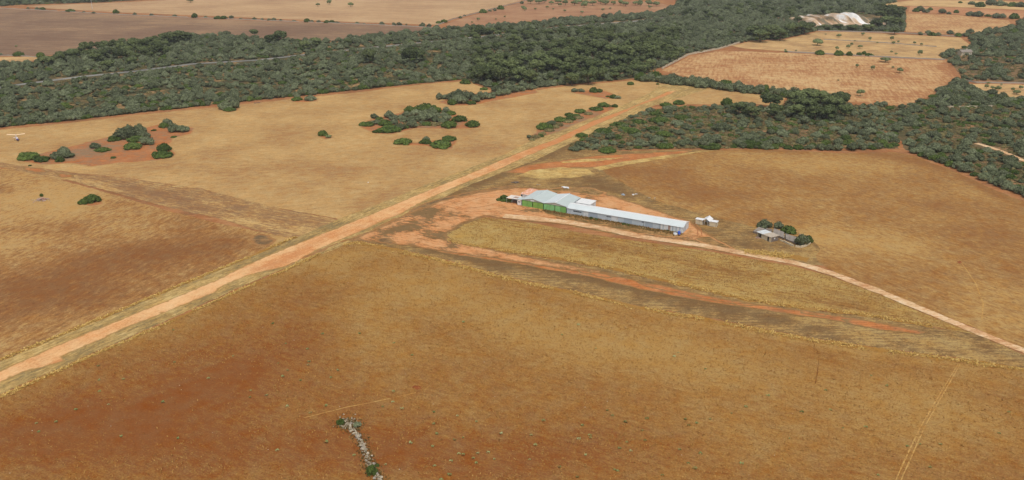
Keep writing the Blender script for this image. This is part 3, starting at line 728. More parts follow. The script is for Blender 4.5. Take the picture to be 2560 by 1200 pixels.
for a, b_, z0, z1 in ((3.4, 7.6, 1.55, 2.15), (20.0, 22.2, 1.75, 2.2), (36.9, 37.9, 1.9, 2.4)):
    wdw = MB().box(a, b_, -.10, .06, z0, z1).build('window', M['wall_dark'], e)
    n = max(1, int((b_ - a) / 1.0))
    for k in range(n):
        w0 = a + .05 + k * (b_ - a - .05) / n
        MB().box(w0, w0 + (b_ - a - .05) / n - .06, -.112, -.102, z0 + .06, z1 - .06).build('pane', M['glass'], wdw)
MB().box(37.9, 38.0, -.08, .0, 0, 2.8).build('door_jamb', M['dark'], e)
MB().box(0, LS, DS - .08, DS, 0, he - .08).build('back_wall', M['wall_grey'], e)
MB().prism([(LS - .09, .06, 0), (LS - .09, 3.2, 0), (LS - .09, 3.2, ha - .35), (LS - .09, .06, he - .12)], (.08, 0, 0)).build('end_wall', M['wall_grey'], e)
MB().prism([(LS - .09, 4.1, 0), (LS - .09, DS - .1, 0), (LS - .09, DS - .1, he - .12), (LS - .09, 4.1, ha - .12)], (.08, 0, 0)).build('end_wall', M['wall_pale'], e)
MB().prism([(LS - .05, 3.22, .05), (LS - .05, 4.08, .05), (LS - .05, 4.08, ha - .2), (LS - .05, 3.22, ha - .35)], (.03, 0, 0)).build('end_door', M['wall_dark'], e)
k = (ha - he) / (DS / 2)
segs = 8
for i in range(segs):
    x0, x1 = i * LS / segs - (.25 if i == 0 else 0), (i + 1) * LS / segs + (.25 if i == segs - 1 else 0)
    MB().corrugated((x0 + .01, -.35, he - .35 * k), (x1 - .01, -.35, he - .35 * k), (x1 - .01, DS / 2, ha), (x0 + .01, DS / 2, ha), 14, .04).build('roof_sheet', M['zinc_b'], e)
    MB().corrugated((x0 + .01, DS + .35, he - .35 * k), (x1 - .01, DS + .35, he - .35 * k), (x1 - .01, DS / 2, ha), (x0 + .01, DS / 2, ha), 14, .04).build('roof_sheet', M['white_metal'], e)
MB().prism([(-.27, DS / 2 - .3, ha - .02), (-.27, DS / 2, ha + .10), (-.27, DS / 2 + .3, ha - .02), (-.27, DS / 2, ha + .02)], (LS + .54, 0, 0)).build('ridge_cap', M['white_metal'], e)
# things along the shed
e = root('pallet', 60.6, -1.9, 'pale timber pallet lying by the long shed wall', 'pallet')
for k in range(6):
    MB().box(0.0, 2.4, .02 + k * .3, .26 + k * .3, .10, .14).build('slat', M['wood_grey'], e)
for k in (0, 1.1, 2.2):
    MB().box(k, k + .2, 0.0, 1.8, 0, .099).build('runner', M['wood_grey'], e)


def barrel(u, v, r, h, mat, label, cat, name='barrel', lid=None):
    e_ = root(name, u, v, label, cat, z=GZ)
    mb = MB()
    prof = [(r * .92, 0), (r, .06 * h), (r * 1.02, .33 * h), (r, .36 * h), (r * 1.02, .66 * h), (r, .69 * h), (r, .94 * h), (r * .92, h)]
    n = 14
    for rr, z in prof:
        mb.v += [(rr * math.cos(2 * math.pi * i / n), rr * math.sin(2 * math.pi * i / n), z) for i in range(n)]
    for j in range(len(prof) - 1):
        for i in range(n):
            mb.f.append((j * n + i, j * n + (i + 1) % n, (j + 1) * n + (i + 1) % n, (j + 1) * n + i))
    mb.f.append(tuple(range(n)))
    mb.f.append(tuple(range((len(prof) - 1) * n, len(prof) * n)))
    mb.build('body', mat, e_)
    mb = MB()
    mb.tube((0, 0, h + .001), (0, 0, h + .05), r * .8, r * .78, 14).build('lid', lid or mat, e_)
    return e_


barrel(78.5, -1.7, .62, 1.35, M['blue'], 'bright blue plastic drum by the corner of the long shed', 'drum', 'drum')
barrel(77.2, -2.9, .9, .75, M['white_metal'], 'low white round tub beside the blue drum', 'tub', 'tub', M['wall_grey'])
# white shelter with two wings and a gabled centre
e = root('shelter', 80.7, 14.6, 'white shelter with a raised gabled middle between two low wings', 'shelter')
MB().box(0, 3.2, .3, 2.4, 0, 2.2).build('wing_wall', M['plaster'], e)
MB().box(-.15, 3.5, .1, 2.6, 2.203, 2.36).build('wing_roof', M['white_metal'], e)
MB().box(6.4, 9.7, .3, 2.6, 0, 2.2).build('wing_wall', M['plaster'], e)
MB().box(6.2, 9.85, .1, 2.8, 2.203, 2.36).build('wing_roof', M['white_metal'], e)
gr = empty('gabled_bay', (3.3, .1, 0)); gr.parent = e
for sx, a, b_ in ((0, 0, 1.55), (1, 3.1, 1.55)):
    MB().prism([(a + (-.3 if sx == 0 else .3), -.2, 2.0), (b_, -.2, 3.25), (b_, 5.0, 3.25), (a + (-.3 if sx == 0 else .3), 5.0, 2.0)], (0, 0, .08)).build('roof_slope', M['white_metal'], gr)
for x in (.05, .8, 2.25, 3.0):
    MB().tube((x, 0, 0), (x, 0, 2.05 + (.55 if .5 < x < 2.6 else 0)), .06).build('post', M['steel'], gr)
MB().tube((.1, 0, .2), (1.5, 0, 2.9), .05).build('brace', M['steel'], gr)
MB().tube((3.0, 0, .2), (1.6, 0, 2.9), .05).build('brace', M['steel'], gr)
MB().box(.1, 3.0, 4.7, 4.8, 0, 2.0).build('back_wall', M['wall_dark'], gr)
# ruined hut and pens
e = root('hut', 109.1, 11.6, 'derelict concrete hut with a flat slab roof, open bay and dark doorway', 'hut', da=R(-31.0), z=.06)
Wh, Dh, hh = 7.9, 4.6, 2.15
MB().box(0, .2, 0, Dh, 0, hh).build('side_wall', M['plaster'], e)
fw = MB().box(2.5, 5.9, 0, .2, 0, hh).box(6.8, Wh, 0, .2, 0, hh).box(5.9, 6.8, 0, .2, 1.95, hh).build('front_wall', M['plaster'], e)
MB().box(.2, 2.5, 0.02, .2, 1.85, hh).build('lintel', M['concrete'], e)
ew = MB().box(Wh - .2, Wh, .2, 1.9, 0, hh).box(Wh - .2, Wh, 2.7, Dh, 0, hh).box(Wh - .2, Wh, 1.9, 2.7, 0, 1.0).box(Wh - .2, Wh, 1.9, 2.7, 1.7, hh).build('end_wall', M['block'], e)
MB().box(Wh - .1, Wh - .05, 1.9, 2.7, 1.0, 1.7).build('window', M['wall_pale'], ew)
MB().box(.2, Wh - .2, Dh - .2, Dh, 0, hh).build('back_wall', M['block'], e)
MB().box(-.25, 3.6, -.3, Dh + .25, hh + .003, hh + .2).build('roof_slab', M['wall_pale'], e)
MB().box(3.62, Wh + .25, -.3, Dh + .25, hh + .003, hh + .23).build('roof_slab', M['concrete'], e)
MB().box(5.95, 6.75, .02, .06, 0, 1.9).build('door', M['dark'], e)
e = root('rubble_heap', 108.6, 9.6, 'small heap of broken brick at the hut opening', 'rubble', z=.05)
mb = MB()
for k in range(14):
    x, y, s_ = random.uniform(0, 2.2), random.uniform(0, 1.2), random.uniform(.15, .35)
    mb.box(x, x + s_ * 1.6, y, y + s_, -.02, s_ * .8 + random.uniform(0, .3))
tag(mb.build('bricks', M['wall_rust'], e), kind='stuff')


def lean_roof(label, pts_uv, z0, z1, name='pen_roof', mat='fibre', n=9):
    """sloping fibre-cement roof on low walls; pts: low-left, low-right, high-right, high-left in site metres"""
    c = site(*pts_uv[0], .05)
    e_ = empty(name, c)
    tag(e_, label, 'pen')
    P = [site(u, v, z) - c for (u, v), z in zip(pts_uv, (z0, z0, z1, z1))]
    MB().corrugated(P[0], P[1], P[2], P[3], n, .06, .05).build('roof', M[mat], e_)
    for i, zz in ((0, z0), (2, z1)):
        a, b_ = P[i], P[(i + 1) % 4]
        d_ = (b_ - a).normalized()
        nn = Vector((-d_.y, d_.x, 0)) * .1
        q = [a - nn, b_ - nn, b_ + nn, a + nn]
        MB().prism([(p.x, p.y, 0) for p in q], (0, 0, zz - .08)).build('wall', M['block'], e_)
    return e_


lean_roof('low weathered pen roof behind the hut, leaning on dark walls', [(106.4, 15.6), (109.0, 15.0), (110.5, 19.6), (107.6, 20.4)], .9, 1.5)
lean_roof('grey fibre-cement pen roof between the two trees behind the hut', [(114.6, 17.0), (120.3, 13.6), (119.0, 18.4), (114.0, 21.6)], .8, 1.7)
lean_roof('grey fibre-cement pen roof sloping down beside the large shrub', [(120.9, 13.2), (126.0, 10.2), (126.2, 14.4), (119.8, 17.4)], .7, 1.6)
lean_roof('dark sagging pen roof between the bushes behind the hut', [(110.6, 17.6), (114.0, 16.6), (113.6, 21.0), (110.8, 21.6)], .6, 1.2, mat='block')
for lab, w0 in (('low broken plaster wall in front of the pens', [(118.9, 11.5), (120.8, 10.6), (123.0, 8.6), (125.4, 7.0)]), ('low crumbling wall curving round the shrub at the pens', [(126.2, 7.0), (128.4, 7.2), (130.0, 10.0), (131.0, 14.0)])):
    c = site(*w0[0], .05)
    e = tag(empty('ruined_wall', c), lab, 'wall')
    for k in range(len(w0) - 1):
        a, b_ = site(*w0[k]) - site(*w0[0]), site(*w0[k + 1]) - site(*w0[0])
        d_ = (b_ - a).normalized(); nn = Vector((-d_.y, d_.x, 0)) * .2
        hgt = random.uniform(.5, .9)
        MB().prism([(p.x, p.y, 0) for p in (a - nn, b_ - nn, b_ + nn, a + nn)], (0, 0, hgt)).build('wall_segment', M['plaster'], e)


# scattered junk behind the hangars
def junk(x, y, label, mat, kind, n, spread, size, name, cat):
    c = at(x, y)
    e_ = tag(empty(name, (c.x, c.y, .10)), label, cat)
    rr = random.Random(int(x * 7 + y))
    for k in range(n):
        sx, sy, sz = (rr.uniform(.5, 1.0) * s for s in size)
        mb = MB()
        if kind == 'sheet':
            h0 = rr.uniform(.05, .25)
            pts = [(-sx, -sy, h0), (sx * .4, -sy * 1.1, h0 + sz), (sx, -sy * .2, h0 + sz * .5), (sx * .8, sy, h0), (-sx * .3, sy * 1.1, h0 + sz * .8), (-sx * 1.1, sy * .3, h0 + sz * .2)]
            mb.prism(pts, (0, 0, -.06))
        else:
            mb.box(-sx, sx, -sy, sy, -.02, sz)
        o_ = mb.build('sheet' if kind == 'sheet' else 'block', M[mat], e_)
        o_.location = (rr.uniform(-1, 1) * spread, rr.uniform(-.6, .6) * spread, 0)
        o_.rotation_euler = (0, 0, rr.uniform(0, 6))
    return e_


junk(1412, 470, 'crumpled white tarpaulin sheets lying behind the hangars', 'white_metal', 'sheet', 4, 1.6, (1.6, 1.0, .5), 'tarpaulin', 'tarpaulin')
junk(1558, 488, 'dark pile of scrap among weeds beside the red field track', 'wall_dark', 'block', 5, 1.2, (.7, .5, .5), 'scrap_pile', 'scrap')
junk(1586, 487, 'pale broken boards at the edge of the right-hand field', 'wall_white', 'sheet', 3, 1.1, (.9, .5, .25), 'broken_boards', 'boards')
junk(1632, 497, 'scattered pale stones beside the track behind the shed', 'stone', 'block', 6, 2.2, (.4, .3, .3), 'stone_scatter', 'stones')
junk(1288, 457, 'dark brush pile on the weeds near the runway', 'block', 'block', 7, 1.6, (.8, .5, .5), 'brush_pile', 'brush')
junk(1346, 462, 'small heap of pale rubble behind the salmon-roofed annexe', 'stone', 'block', 5, 1.4, (.4, .3, .35), 'rubble_heap', 'rubble')
junk(2010, 590, 'red earth bank rubble behind the pens', 'wall_rust', 'block', 6, 2.0, (.6, .5, .35), 'earth_heap', 'rubble')
junk(645, 258, 'dark fallen branches at the edge of the wood', 'block', 'block', 5, 2.6, (1.2, .25, .25), 'fallen_branches', 'branches')
junk(921, 457, 'single white stone lying in the straw field', 'white_metal', 'block', 1, .1, (.35, .3, .3), 'white_stone', 'stone')

# ------------------------------------------------------------------ gyrocopter parked in the upper field
c = at(43, 351)
e = tag(empty('gyrocopter', (c.x, c.y, .06), 0.0), 'small blue and white gyrocopter with long pale rotor blades in the straw field', 'gyrocopter')
ga = math.radians(-52)
M['gblue'] = plain_mat('gyro_blue', srgb(70, 62, 120), 0.3, 0.5, 0.05)
M['gwhite'] = plain_mat('gyro_white', srgb(226, 222, 226), 0.3, 0.5, 0.05)
M['blade'] = plain_mat('rotor_blade', srgb(232, 206, 170), 0.5, 0.3, 0.05)
body = empty('fuselage', (0, 0, 0), ga); body.parent = e
n = 12
prof = [(-1.9, .05, .05, .95), (-1.6, .30, .28, .9), (-.9, .42, .42, .9), (0, .48, .5, .95), (.7, .42, .46, .98), (1.2, .25, .3, 1.0), (1.4, .05, .06, 1.0)]
mb = MB()
for x, ry, rz_, zc in prof:
    mb.v += [(-x * 1.15 + .9, ry * 1.2 * math.cos(2 * math.pi * i / n), zc + rz_ * 1.1 * math.sin(2 * math.pi * i / n)) for i in range(n)]
for j in range(len(prof) - 1):
    for i in range(n):
        mb.f.append((j * n + i, j * n + (i + 1) % n, (j + 1) * n + (i + 1) % n, (j + 1) * n + i))
mb.f += [tuple(range(n)), tuple(range((len(prof) - 1) * n, len(prof) * n))]
pod = mb.build('pod', M['gblue'], body, True)
MB().prism([(1.6, -.38, 1.28), (1.6, .38, 1.28), (.3, .42, 1.4), (.3, -.42, 1.4)], (0, 0, .25)).build('cockpit_rim', M['gwhite'], pod)
MB().tube((-1.0, 0, .7), (-3.6, 0, .8), .10, .07).build('tail_boom', M['gwhite'], body)
MB().prism([(-3.1, -.03, .7), (-3.9, -.03, .7), (-4.0, -.03, 2.0), (-3.5, -.03, 2.0)], (0, .06, 0)).build('fin', M['gwhite'], body)
MB().prism([(-3.2, -1.0, .85), (-3.7, -1.0, .85), (-3.7, 1.0, .85), (-3.2, 1.0, .85)], (0, 0, .05)).build('tailplane', M['gwhite'], body)
MB().tube((-.35, 0, 1.2), (-.45, 0, 3.35), .09).build('mast', M['gwhite'], body)
MB().tube((-1.45, 0, 1.1), (-1.55, 0, 1.1), .16).box(-1.56, -1.5, -.06, .06, .35, 1.85).build('propeller', M['dark'], body)
MB().box(-.7, -1.4 + 0.0, -.28, .28, .9, 1.4).build('engine', M['wall_dark'], body)
for x, y in ((2.2, 0), (-.3, .9), (-.3, -.9)):
    MB().tube((x, y - .08, .2), (x, y + .08, .2), .2, n=12).build('wheel', M['dark'], body)
    MB().tube((x, y, .2), (x * .7, y * .3, .7), .04).build('wheel_strut', M['gwhite'], body)
rot = empty('rotor', (-.45 * math.cos(ga), -.45 * math.sin(ga), 3.42), R(14)); rot.parent = e
body.scale = (1.25, 1.25, 1.1)
MB().box(-.25, .25, -.1, .1, -.06, .08).build('hub', M['steel'], rot)
for s_ in (-1, 1):
    b_ = MB().prism([(s_ * .2, -.34, -.06), (s_ * 5.1, -.34, .30), (s_ * 5.1, .34, .52), (s_ * .2, .34, .14)], (0, 0, .07)).build('rotor_blade', M['blade'], rot)

# ------------------------------------------------------------------ farmhouse, mast, quarry
c = at(2416, 139)
e = tag(empty('farmhouse', (c.x, c.y, .03), R(12)), 'grey roofed farmhouse half hidden by trees beside the stubble field', 'house')
wl = MB().box(-6, 6, 0, 6, 0, 3.6).build('wall', M['plaster'], e)
for x in (-4, -1, 2.2, 4.6):
    wn = MB().box(x - .5, x + .5, -.06, .05, 1.1, 2.4).build('window', M['white_metal'], wl)
    MB().box(x - .4, x + .4, -.075, -.062, 1.2, 2.3).build('pane', M['glass'], wn)
MB().box(.4, 1.4, -.07, .05, 0, 2.2).build('door', M['wood_grey'], e)
for s_, y0, y1 in ((0, -.5, 3.0), (1, 6.5, 3.0)):
    rf = MB().prism([(-6.4, y0, 3.5), (6.4, y0, 3.5), (6.4, y1, 5.4), (-6.4, y1, 5.4)], (0, 0, .16)).build('roof_slope', M['fibre'], e)
MB().box(2.0, 2.8, 3.6, 4.3, 4.8, 6.6).build('chimney', M['plaster'], e)
MB().prism([(-5.99, .0, 3.6), (-5.99, 6, 3.6), (-5.99, 3, 5.35)], (.2, 0, 0)).build('gable', M['plaster'], e)
MB().prism([(5.79, .0, 3.6), (5.79, 6, 3.6), (5.79, 3, 5.35)], (.2, 0, 0)).build('gable', M['plaster'], e)
c = at(231, 22)
e = tag(empty('mast', (c.x, c.y, 0)), 'thin pale mast standing in the far tan field', 'mast')
MB().tube((0, 0, 0), (0, 0, 16), .35, .2, 8).build('pole', M['steel'], e)
MB().box(-1.2, 1.2, -.1, .1, 14.6, 14.9).build('crossarm', M['steel'], e)

qa, qb = at(2040, 68), at(2226, 58)
nx_, ny_ = 120, 34
V, F, C_ = [], [], []
dv = qb - qa
nn = Vector((-dv.y, dv.x, 0)).normalized()
for j in range(ny_):
    for i in range(nx_):
        s_, t = i / (nx_ - 1), j / (ny_ - 1)
        p = qa + dv * s_ + nn * (t * 100 - 10)
        g1 = mnoise.noise(Vector((s_ * 7, 0, 1)))
        gully = abs(mnoise.noise(Vector((s_ * 13, t * .8, 9))))
        k_ = min(1.0, max(0.0, (t - .14 - .12 * g1) / .22))
        k_ = k_ * k_ * (3 - 2 * k_) * (1.0 if t < .62 else max(0, 1 - (t - .62) / .34))
        env = min(1, s_ / .16, (1 - s_) / .10)
        h_ = 7.5 * k_ * env * (.35 + .95 * min(1, gully * 2.6) + .45 * g1) + 1.4 * env * k_ * mnoise.noise(Vector((s_ * 30, t * 16, 7)))
        V.append((p.x, p.y, max(h_, 0) + .04))
        C_.append(min(1, max(0, .42 + .9 * mnoise.noise(Vector((s_ * 9, t * 1.2, 21))) + .5 * mnoise.noise(Vector((s_ * 34, t * 6, 3))))))
for j in range(ny_ - 1):
    for i in range(nx_ - 1):
        F.append((j * nx_ + i, j * nx_ + i + 1, (j + 1) * nx_ + i + 1, (j + 1) * nx_ + i))
me = bpy.data.meshes.new('quarry'); me.from_pydata(V, [], F)
me.attributes.new('bed', 'FLOAT', 'POINT').data.foreach_set('value', np.array(C_, np.float32))
mq = bpy.data.materials.new('quarry_rock')
g = NG(mq)
bd = g.n('ShaderNodeAttribute', attribute_name='bed').outputs['Fac']
pq = g.n('ShaderNodeNewGeometry').outputs['Position']
nq = g.noise(pq, .35, 5, .7)
cq = g.ramp(g.m('ADD', bd, g.m('MULTIPLY', g.m('SUBTRACT', nq, .5), .5)), [(.12, srgb(120, 112, 92, K)), (.34, srgb(190, 158, 124, K)), (.55, srgb(214, 194, 172, K)), (.68, srgb(240, 238, 234, K))])
g.finish(cq, .95, .05, nq, .5, .4)
tag(link('quarry', me, mq), kind='structure')

# ------------------------------------------------------------------ stones and walls
def stone_mesh(seed, flat=.7):
    bm = bmesh.new()
    bmesh.ops.create_icosphere(bm, subdivisions=1, radius=.5)
    for v in bm.verts:
        v.co *= 1 + .45 * mnoise.noise(v.co * 2.2 + Vector((seed * 5.1, 0, 0)))
        v.co.z *= flat
    me_ = bpy.data.meshes.new('stone')
    bm.to_mesh(me_); bm.free()
    return me_


STONES = []
for k in range(5):
    m_ = stone_mesh(k)
    m_.materials.append(M['stone'] if k % 3 else M['stone_b'])
    STONES.append(m_)


def rubble(name, pts, sizes, mat, parent=None):
    """many stones in one mesh"""
    base = [(np.array([v.co[:] for v in m_.vertices]), np.array([p.vertices[:] for p in m_.polygons])) for m_ in STONES]
    VV, FF, off = [], [], 0
    for p, s_ in zip(pts, sizes):
        bv, bf = base[random.randrange(len(base))]
        a = random.uniform(0, 6.28)
        ca, sa = math.cos(a), math.sin(a)
        v = bv * s_
        v = np.stack([v[:, 0] * ca - v[:, 1] * sa, v[:, 0] * sa + v[:, 1] * ca, v[:, 2]], 1) + np.array(p)
        VV.append(v); FF.append(bf + off); off += len(v)
    o_ = link(name, fast_mesh(name, np.concatenate(VV), np.concatenate(FF)), mat, parent)
    return o_


def wallpath(px, spacing):
    W_ = [at(*p) for p in px]
    out = []
    for a, b_ in zip(W_[:-1], W_[1:]):
        k = max(1, int((b_ - a).length / spacing))
        out += [a.lerp(b_, i / k) for i in range(k)]
    return out


e = tag(empty('dry_stone_wall', at(852, 1056, .05)), 'collapsed pale dry-stone wall ending in a rubble heap in the near field', 'wall')
c0 = Vector(e.location)
line = wallpath([(868, 1062), (885, 1078), (900, 1098), (908, 1118), (914, 1136), (922, 1158), (934, 1180), (948, 1196), (962, 1222), (985, 1262)], .12)
pts, sz = [], []
for i, p in enumerate(line):
    for k in range(1 + (random.random() < .35)):
        t = random.gauss(0, .5)
        pts.append((p.x + t * 1.0 - c0.x, p.y + random.uniform(-.3, .3) - c0.y, max(.05, .62 - abs(t) * .75) * random.uniform(.2, 1)))
        sz.append(random.uniform(.22, .55))
hd = [at(870 + random.gauss(0, 13), 1062 + random.gauss(0, 7)) for _ in range(130)]
for p in hd:
    pts.append((p.x - c0.x, p.y - c0.y, random.uniform(.02, .25)))
    sz.append(random.uniform(.25, .6))
o_ = rubble('rubble', pts, sz, M['stone'], e)
tag(o_, kind='stuff')
for k in range(46):
    p = random.choice(line)
    o_ = link('stone', STONES[k % 5], None, e)
    o_.location = (p.x + random.gauss(0, .55) - c0.x, p.y + random.gauss(0, .4) - c0.y, random.uniform(.15, .5))
    o_.rotation_euler = (random.uniform(-.3, .3), random.uniform(-.3, .3), random.uniform(0, 6))
    s_ = random.uniform(.55, .95)
    o_.scale = (s_, s_, s_)
# stone heap in the left field
c = at(106, 500, .06)
e = tag(empty('stone_heap', c), 'heap of red and pale stones in the left field', 'stones')
pts, sz = [], []
for k in range(90):
    a, r_ = random.uniform(0, 6.28), abs(random.gauss(0, 1.3))
    pts.append((r_ * 1.6 * math.cos(a), r_ * math.sin(a), max(0.05, 1.3 - r_ * .6) * random.uniform(.4, 1)))
    sz.append(random.uniform(.5, 1.1))
tag(rubble('rubble', pts, sz, M['wall_rust'], e), kind='stuff')
pts = [(random.gauss(0, 2.4), random.gauss(-.6, 1.3), .12) for _ in range(40)]
tag(rubble('rubble', pts, [random.uniform(.25, .6) for _ in pts], M['stone'], e), kind='stuff')


def field_wall(label, px, h=1.2, w_=1.0, mat='stone_b'):
    """low dry-stone boundary wall"""
    line_ = wallpath(px, 3.0)
    c_ = line_[0].copy()
    mb_ = MB()
    n_ = len(line_)
    rings = []
    for i, p in enumerate(line_):
        d_ = line_[min(i + 1, n_ - 1)] - line_[max(i - 1, 0)]
        q = Vector((-d_.y, d_.x, 0)).normalized()
        hh_ = h * (1 + .35 * mnoise.noise(p * .2)) * (.45 if mnoise.noise(p * .06) > .35 else 1)
        off_ = mnoise.noise(p * .3) * .4
        rings.append([p - c_ + q * (off_ - w_ * .6), p - c_ + q * (off_ - w_ * .35) + Vector((0, 0, hh_)), p - c_ + q * (off_ + w_ * .35) + Vector((0, 0, hh_ * .95)), p - c_ + q * (off_ + w_ * .6)])
    for r_ in rings: mb_.v += [tuple(v) for v in r_]
    for i in range(n_ - 1):
        for j in range(3):
            mb_.f.append((4 * i + j, 4 * i + j + 1, 4 * i + 4 + j + 1, 4 * i + 4 + j))
    mb_.f += [(0, 1, 2, 3), (4 * n_ - 4, 4 * n_ - 3, 4 * n_ - 2, 4 * n_ - 1)]
    o_ = mb_.build('field_wall', M[mat])
    o_.location = c_ + Vector((0, 0, -.05))
    return tag(o_, label, 'wall')


field_wall('long shrub-dotted stone wall between the brown and the tan far fields', [(0, 21), (100, 26), (300, 37), (600, 49), (800, 57), (1000, 65), (1090, 70)])
field_wall('stone wall climbing between the tan field and the red orchard', [(1092, 64), (1130, 49), (1200, 31), (1250, 18), (1320, 1)])
field_wall('pale stone wall along the wood at the corner of the stubble field', [(1655, 172), (1722, 137), (1800, 122), (1862, 103)], 1.6, 1.0, 'stone')
field_wall('straight stone wall between the stubble field and the pasture', [(1960, 130), (2100, 137), (2250, 145), (2370, 150)])
field_wall('low stone wall crossing the middle of the pasture', [(2060, 99), (2160, 104), (2260, 111), (2350, 118)], .9)
field_wall('stone wall along the far edge of the pasture under the quarry wood', [(2045, 77), (2150, 80), (2260, 83), (2400, 92)], 1.2)
field_wall('stone wall bordering the straw field of small trees', [(2392, 198), (2440, 207), (2560, 209), (2700, 214)], 1.2)
field_wall('low pale wall running through the scrub below the stubble field', [(2330, 268), (2420, 269), (2500, 266)], 1.2, .8, 'stone')
field_wall('stone wall at the left edge of the brown fallow field', [(-60, 136), (0, 138), (60, 141), (110, 144)], 1.0)

# ------------------------------------------------------------------ vegetation
M['olive'] = leaf_mat('wild_olive_leaves', srgb(80, 87, 58), srgb(110, 116, 88), .55)
M['mastic'] = leaf_mat('mastic_leaves', srgb(62, 78, 32), srgb(84, 98, 44), .45)
M['pine'] = leaf_mat('pine_needles', srgb(66, 76, 44), srgb(96, 104, 64), .6)
M['almond'] = leaf_mat('orchard_leaves', srgb(98, 108, 66), srgb(116, 124, 84), .3)
M['bark'] = plain_mat('bark', srgb(104, 86, 70), 0.95, 0.05, 0.3, 2.0)


def ico():
    bm = bmesh.new()
    bmesh.ops.create_icosphere(bm, subdivisions=2, radius=1.0)
    V_ = np.array([v.co[:] for v in bm.verts]); F_ = np.array([[v.index for v in f.verts] for f in bm.faces])
    bm.free()
    return V_, F_


ICOV, ICOF = ico()


def foliage(name, lobes, nleaf, leaf, mat, seed, zmin=0.0, under=-.35):
    """lobes: (x,y,z,rxy,rz); leaf clumps spread over and just inside the lobes' surfaces + rough inner mass"""
    r_ = np.random.default_rng(seed)
    L_ = np.array(lobes)
    area = L_[:, 3] * (L_[:, 3] + L_[:, 4])
    V_, F_, T_ = [], [], []
    off = 0
    for k, (x, y, z, rx, rz_) in enumerate(lobes):
        d = ICOV * (1 + .16 * r_.standard_normal((len(ICOV), 1)))
        v = d * np.array([rx, rx, rz_]) * .88 + np.array([x, y, z])
        v[:, 2] = np.maximum(v[:, 2], zmin)
        V_.append(v); F_.append(np.concatenate([ICOF, ICOF[:, 2:3]], 1) + off); off += len(v)
        T_.append(r_.uniform(0.2, .8, len(v)))
    n_ = 0
    tries = 0
    while n_ < nleaf and tries < 40:
        tries += 1
        m = nleaf * 2
        k = r_.choice(len(L_), m, p=area / area.sum())
        d = r_.standard_normal((m, 3)); d /= np.linalg.norm(d, axis=1, keepdims=True)
        Lk = L_[k]
        p = Lk[:, :3] + d * np.stack([Lk[:, 3], Lk[:, 3], Lk[:, 4]], 1) * r_.uniform(.86, 1.12, (m, 1))
        ok = (d[:, 2] > under) & (p[:, 2] > zmin + .01)
        for j in range(len(L_)):
            q = (p - L_[j, :3]) / np.array([L_[j, 3], L_[j, 3], L_[j, 4]])
            ok &= (np.linalg.norm(q, axis=1) > .84) | (k == j)
        p, d = p[ok], d[ok]
        if n_ + len(p) > nleaf: p, d = p[:nleaf - n_], d[:nleaf - n_]
        n_ += len(p)
        nrm = d + .55 * r_.standard_normal(d.shape); nrm /= np.linalg.norm(nrm, axis=1, keepdims=True)
        a = np.cross(nrm, r_.standard_normal(d.shape)); a /= np.linalg.norm(a, axis=1, keepdims=True)
        b = np.cross(nrm, a)
        s_ = leaf * r_.uniform(.6, 1.35, (len(p), 1))
        q = np.stack([p - a * s_, p - b * s_ * .7 + nrm * s_ * .25, p + a * s_, p + b * s_ * .7 - nrm * s_ * .1], 1).reshape(-1, 3)
        q[:, 2] = np.maximum(q[:, 2], zmin)
        V_.append(q); F_.append(np.arange(len(q)).reshape(-1, 4) + off); off += len(q)
        T_.append(np.repeat(r_.uniform(0, 1, len(p)), 4))
    V_ = np.concatenate(V_); F_ = np.concatenate(F_); T_ = np.concatenate(T_)
    me_ = bpy.data.meshes.new(name)
    me_.from_pydata(V_.tolist(), [], [tuple(f) if f[2] != f[3] else tuple(f[:3]) for f in F_.tolist()])
    at_ = me_.attributes.new('tint', 'FLOAT', 'POINT')
    at_.data.foreach_set('value', T_.astype(np.float32))
    me_.materials.append(mat)
    return me_


def dome_lobes(r_, n_, h, rl, spread=.36):
    out = [(0, 0, h * .42, .30, h * .5)]
    for k in range(n_):
        a = 6.283 * k / n_ + r_.uniform(-.4, .4)
        d = spread * math.sqrt(r_.uniform(.25, 1))
        rr = rl * r_.uniform(.75, 1.25)
        zt = h * (1 - (d / .5) ** 2 * .8) * r_.uniform(.75, 1.05)
        rz_ = min(rr * .95, zt * .6)
        out.append((d * math.cos(a), d * math.sin(a), max(zt - rz_, rz_ * .35), rr, rz_))
    return out


PROTO = {'olive': [], 'mastic': [], 'pine': [], 'almond': [], 'heath': []}
M['heath'] = leaf_mat('heath_twigs', srgb(104, 92, 58), srgb(124, 116, 76), .4)
pr = random.Random(11)
for k in range(6):
    PROTO['olive'].append(foliage('olive_foliage', dome_lobes(pr, 9 + k % 4, .62 + .06 * (k % 3), .19), 560, .042, M['olive'], k))
for k in range(5):
    PROTO['mastic'].append(foliage('mastic_foliage', dome_lobes(pr, 11 + k % 3, .40 + .05 * (k % 3), .17), 480, .040, M['mastic'], 20 + k))
for k in range(4):
    PROTO['heath'].append(foliage('heath_foliage', dome_lobes(pr, 8 + k % 3, .34 + .05 * (k % 2), .19), 200, .06, M['heath'], 80 + k))
TRUNK = {}


def trunk_mesh(h, r, limbs, seed):
    rr = random.Random(seed)
    mb_ = MB()
    top = Vector((rr.uniform(-.04, .04), rr.uniform(-.04, .04), h))
    mid = Vector((rr.uniform(-.03, .03), rr.uniform(-.03, .03), h * .5))
    mb_.tube((0, 0, -.03), mid, r, r * .8, 7).tube(mid, top, r * .8, r * .55, 7)
    for q in limbs:
        mb_.tube(top * .85, Vector(q) * .95, r * .5, r * .22, 5)
    me_ = bpy.data.meshes.new('trunk')
    me_.from_pydata(mb_.v, [], mb_.f)
    me_.materials.append(M['bark'])
    return me_


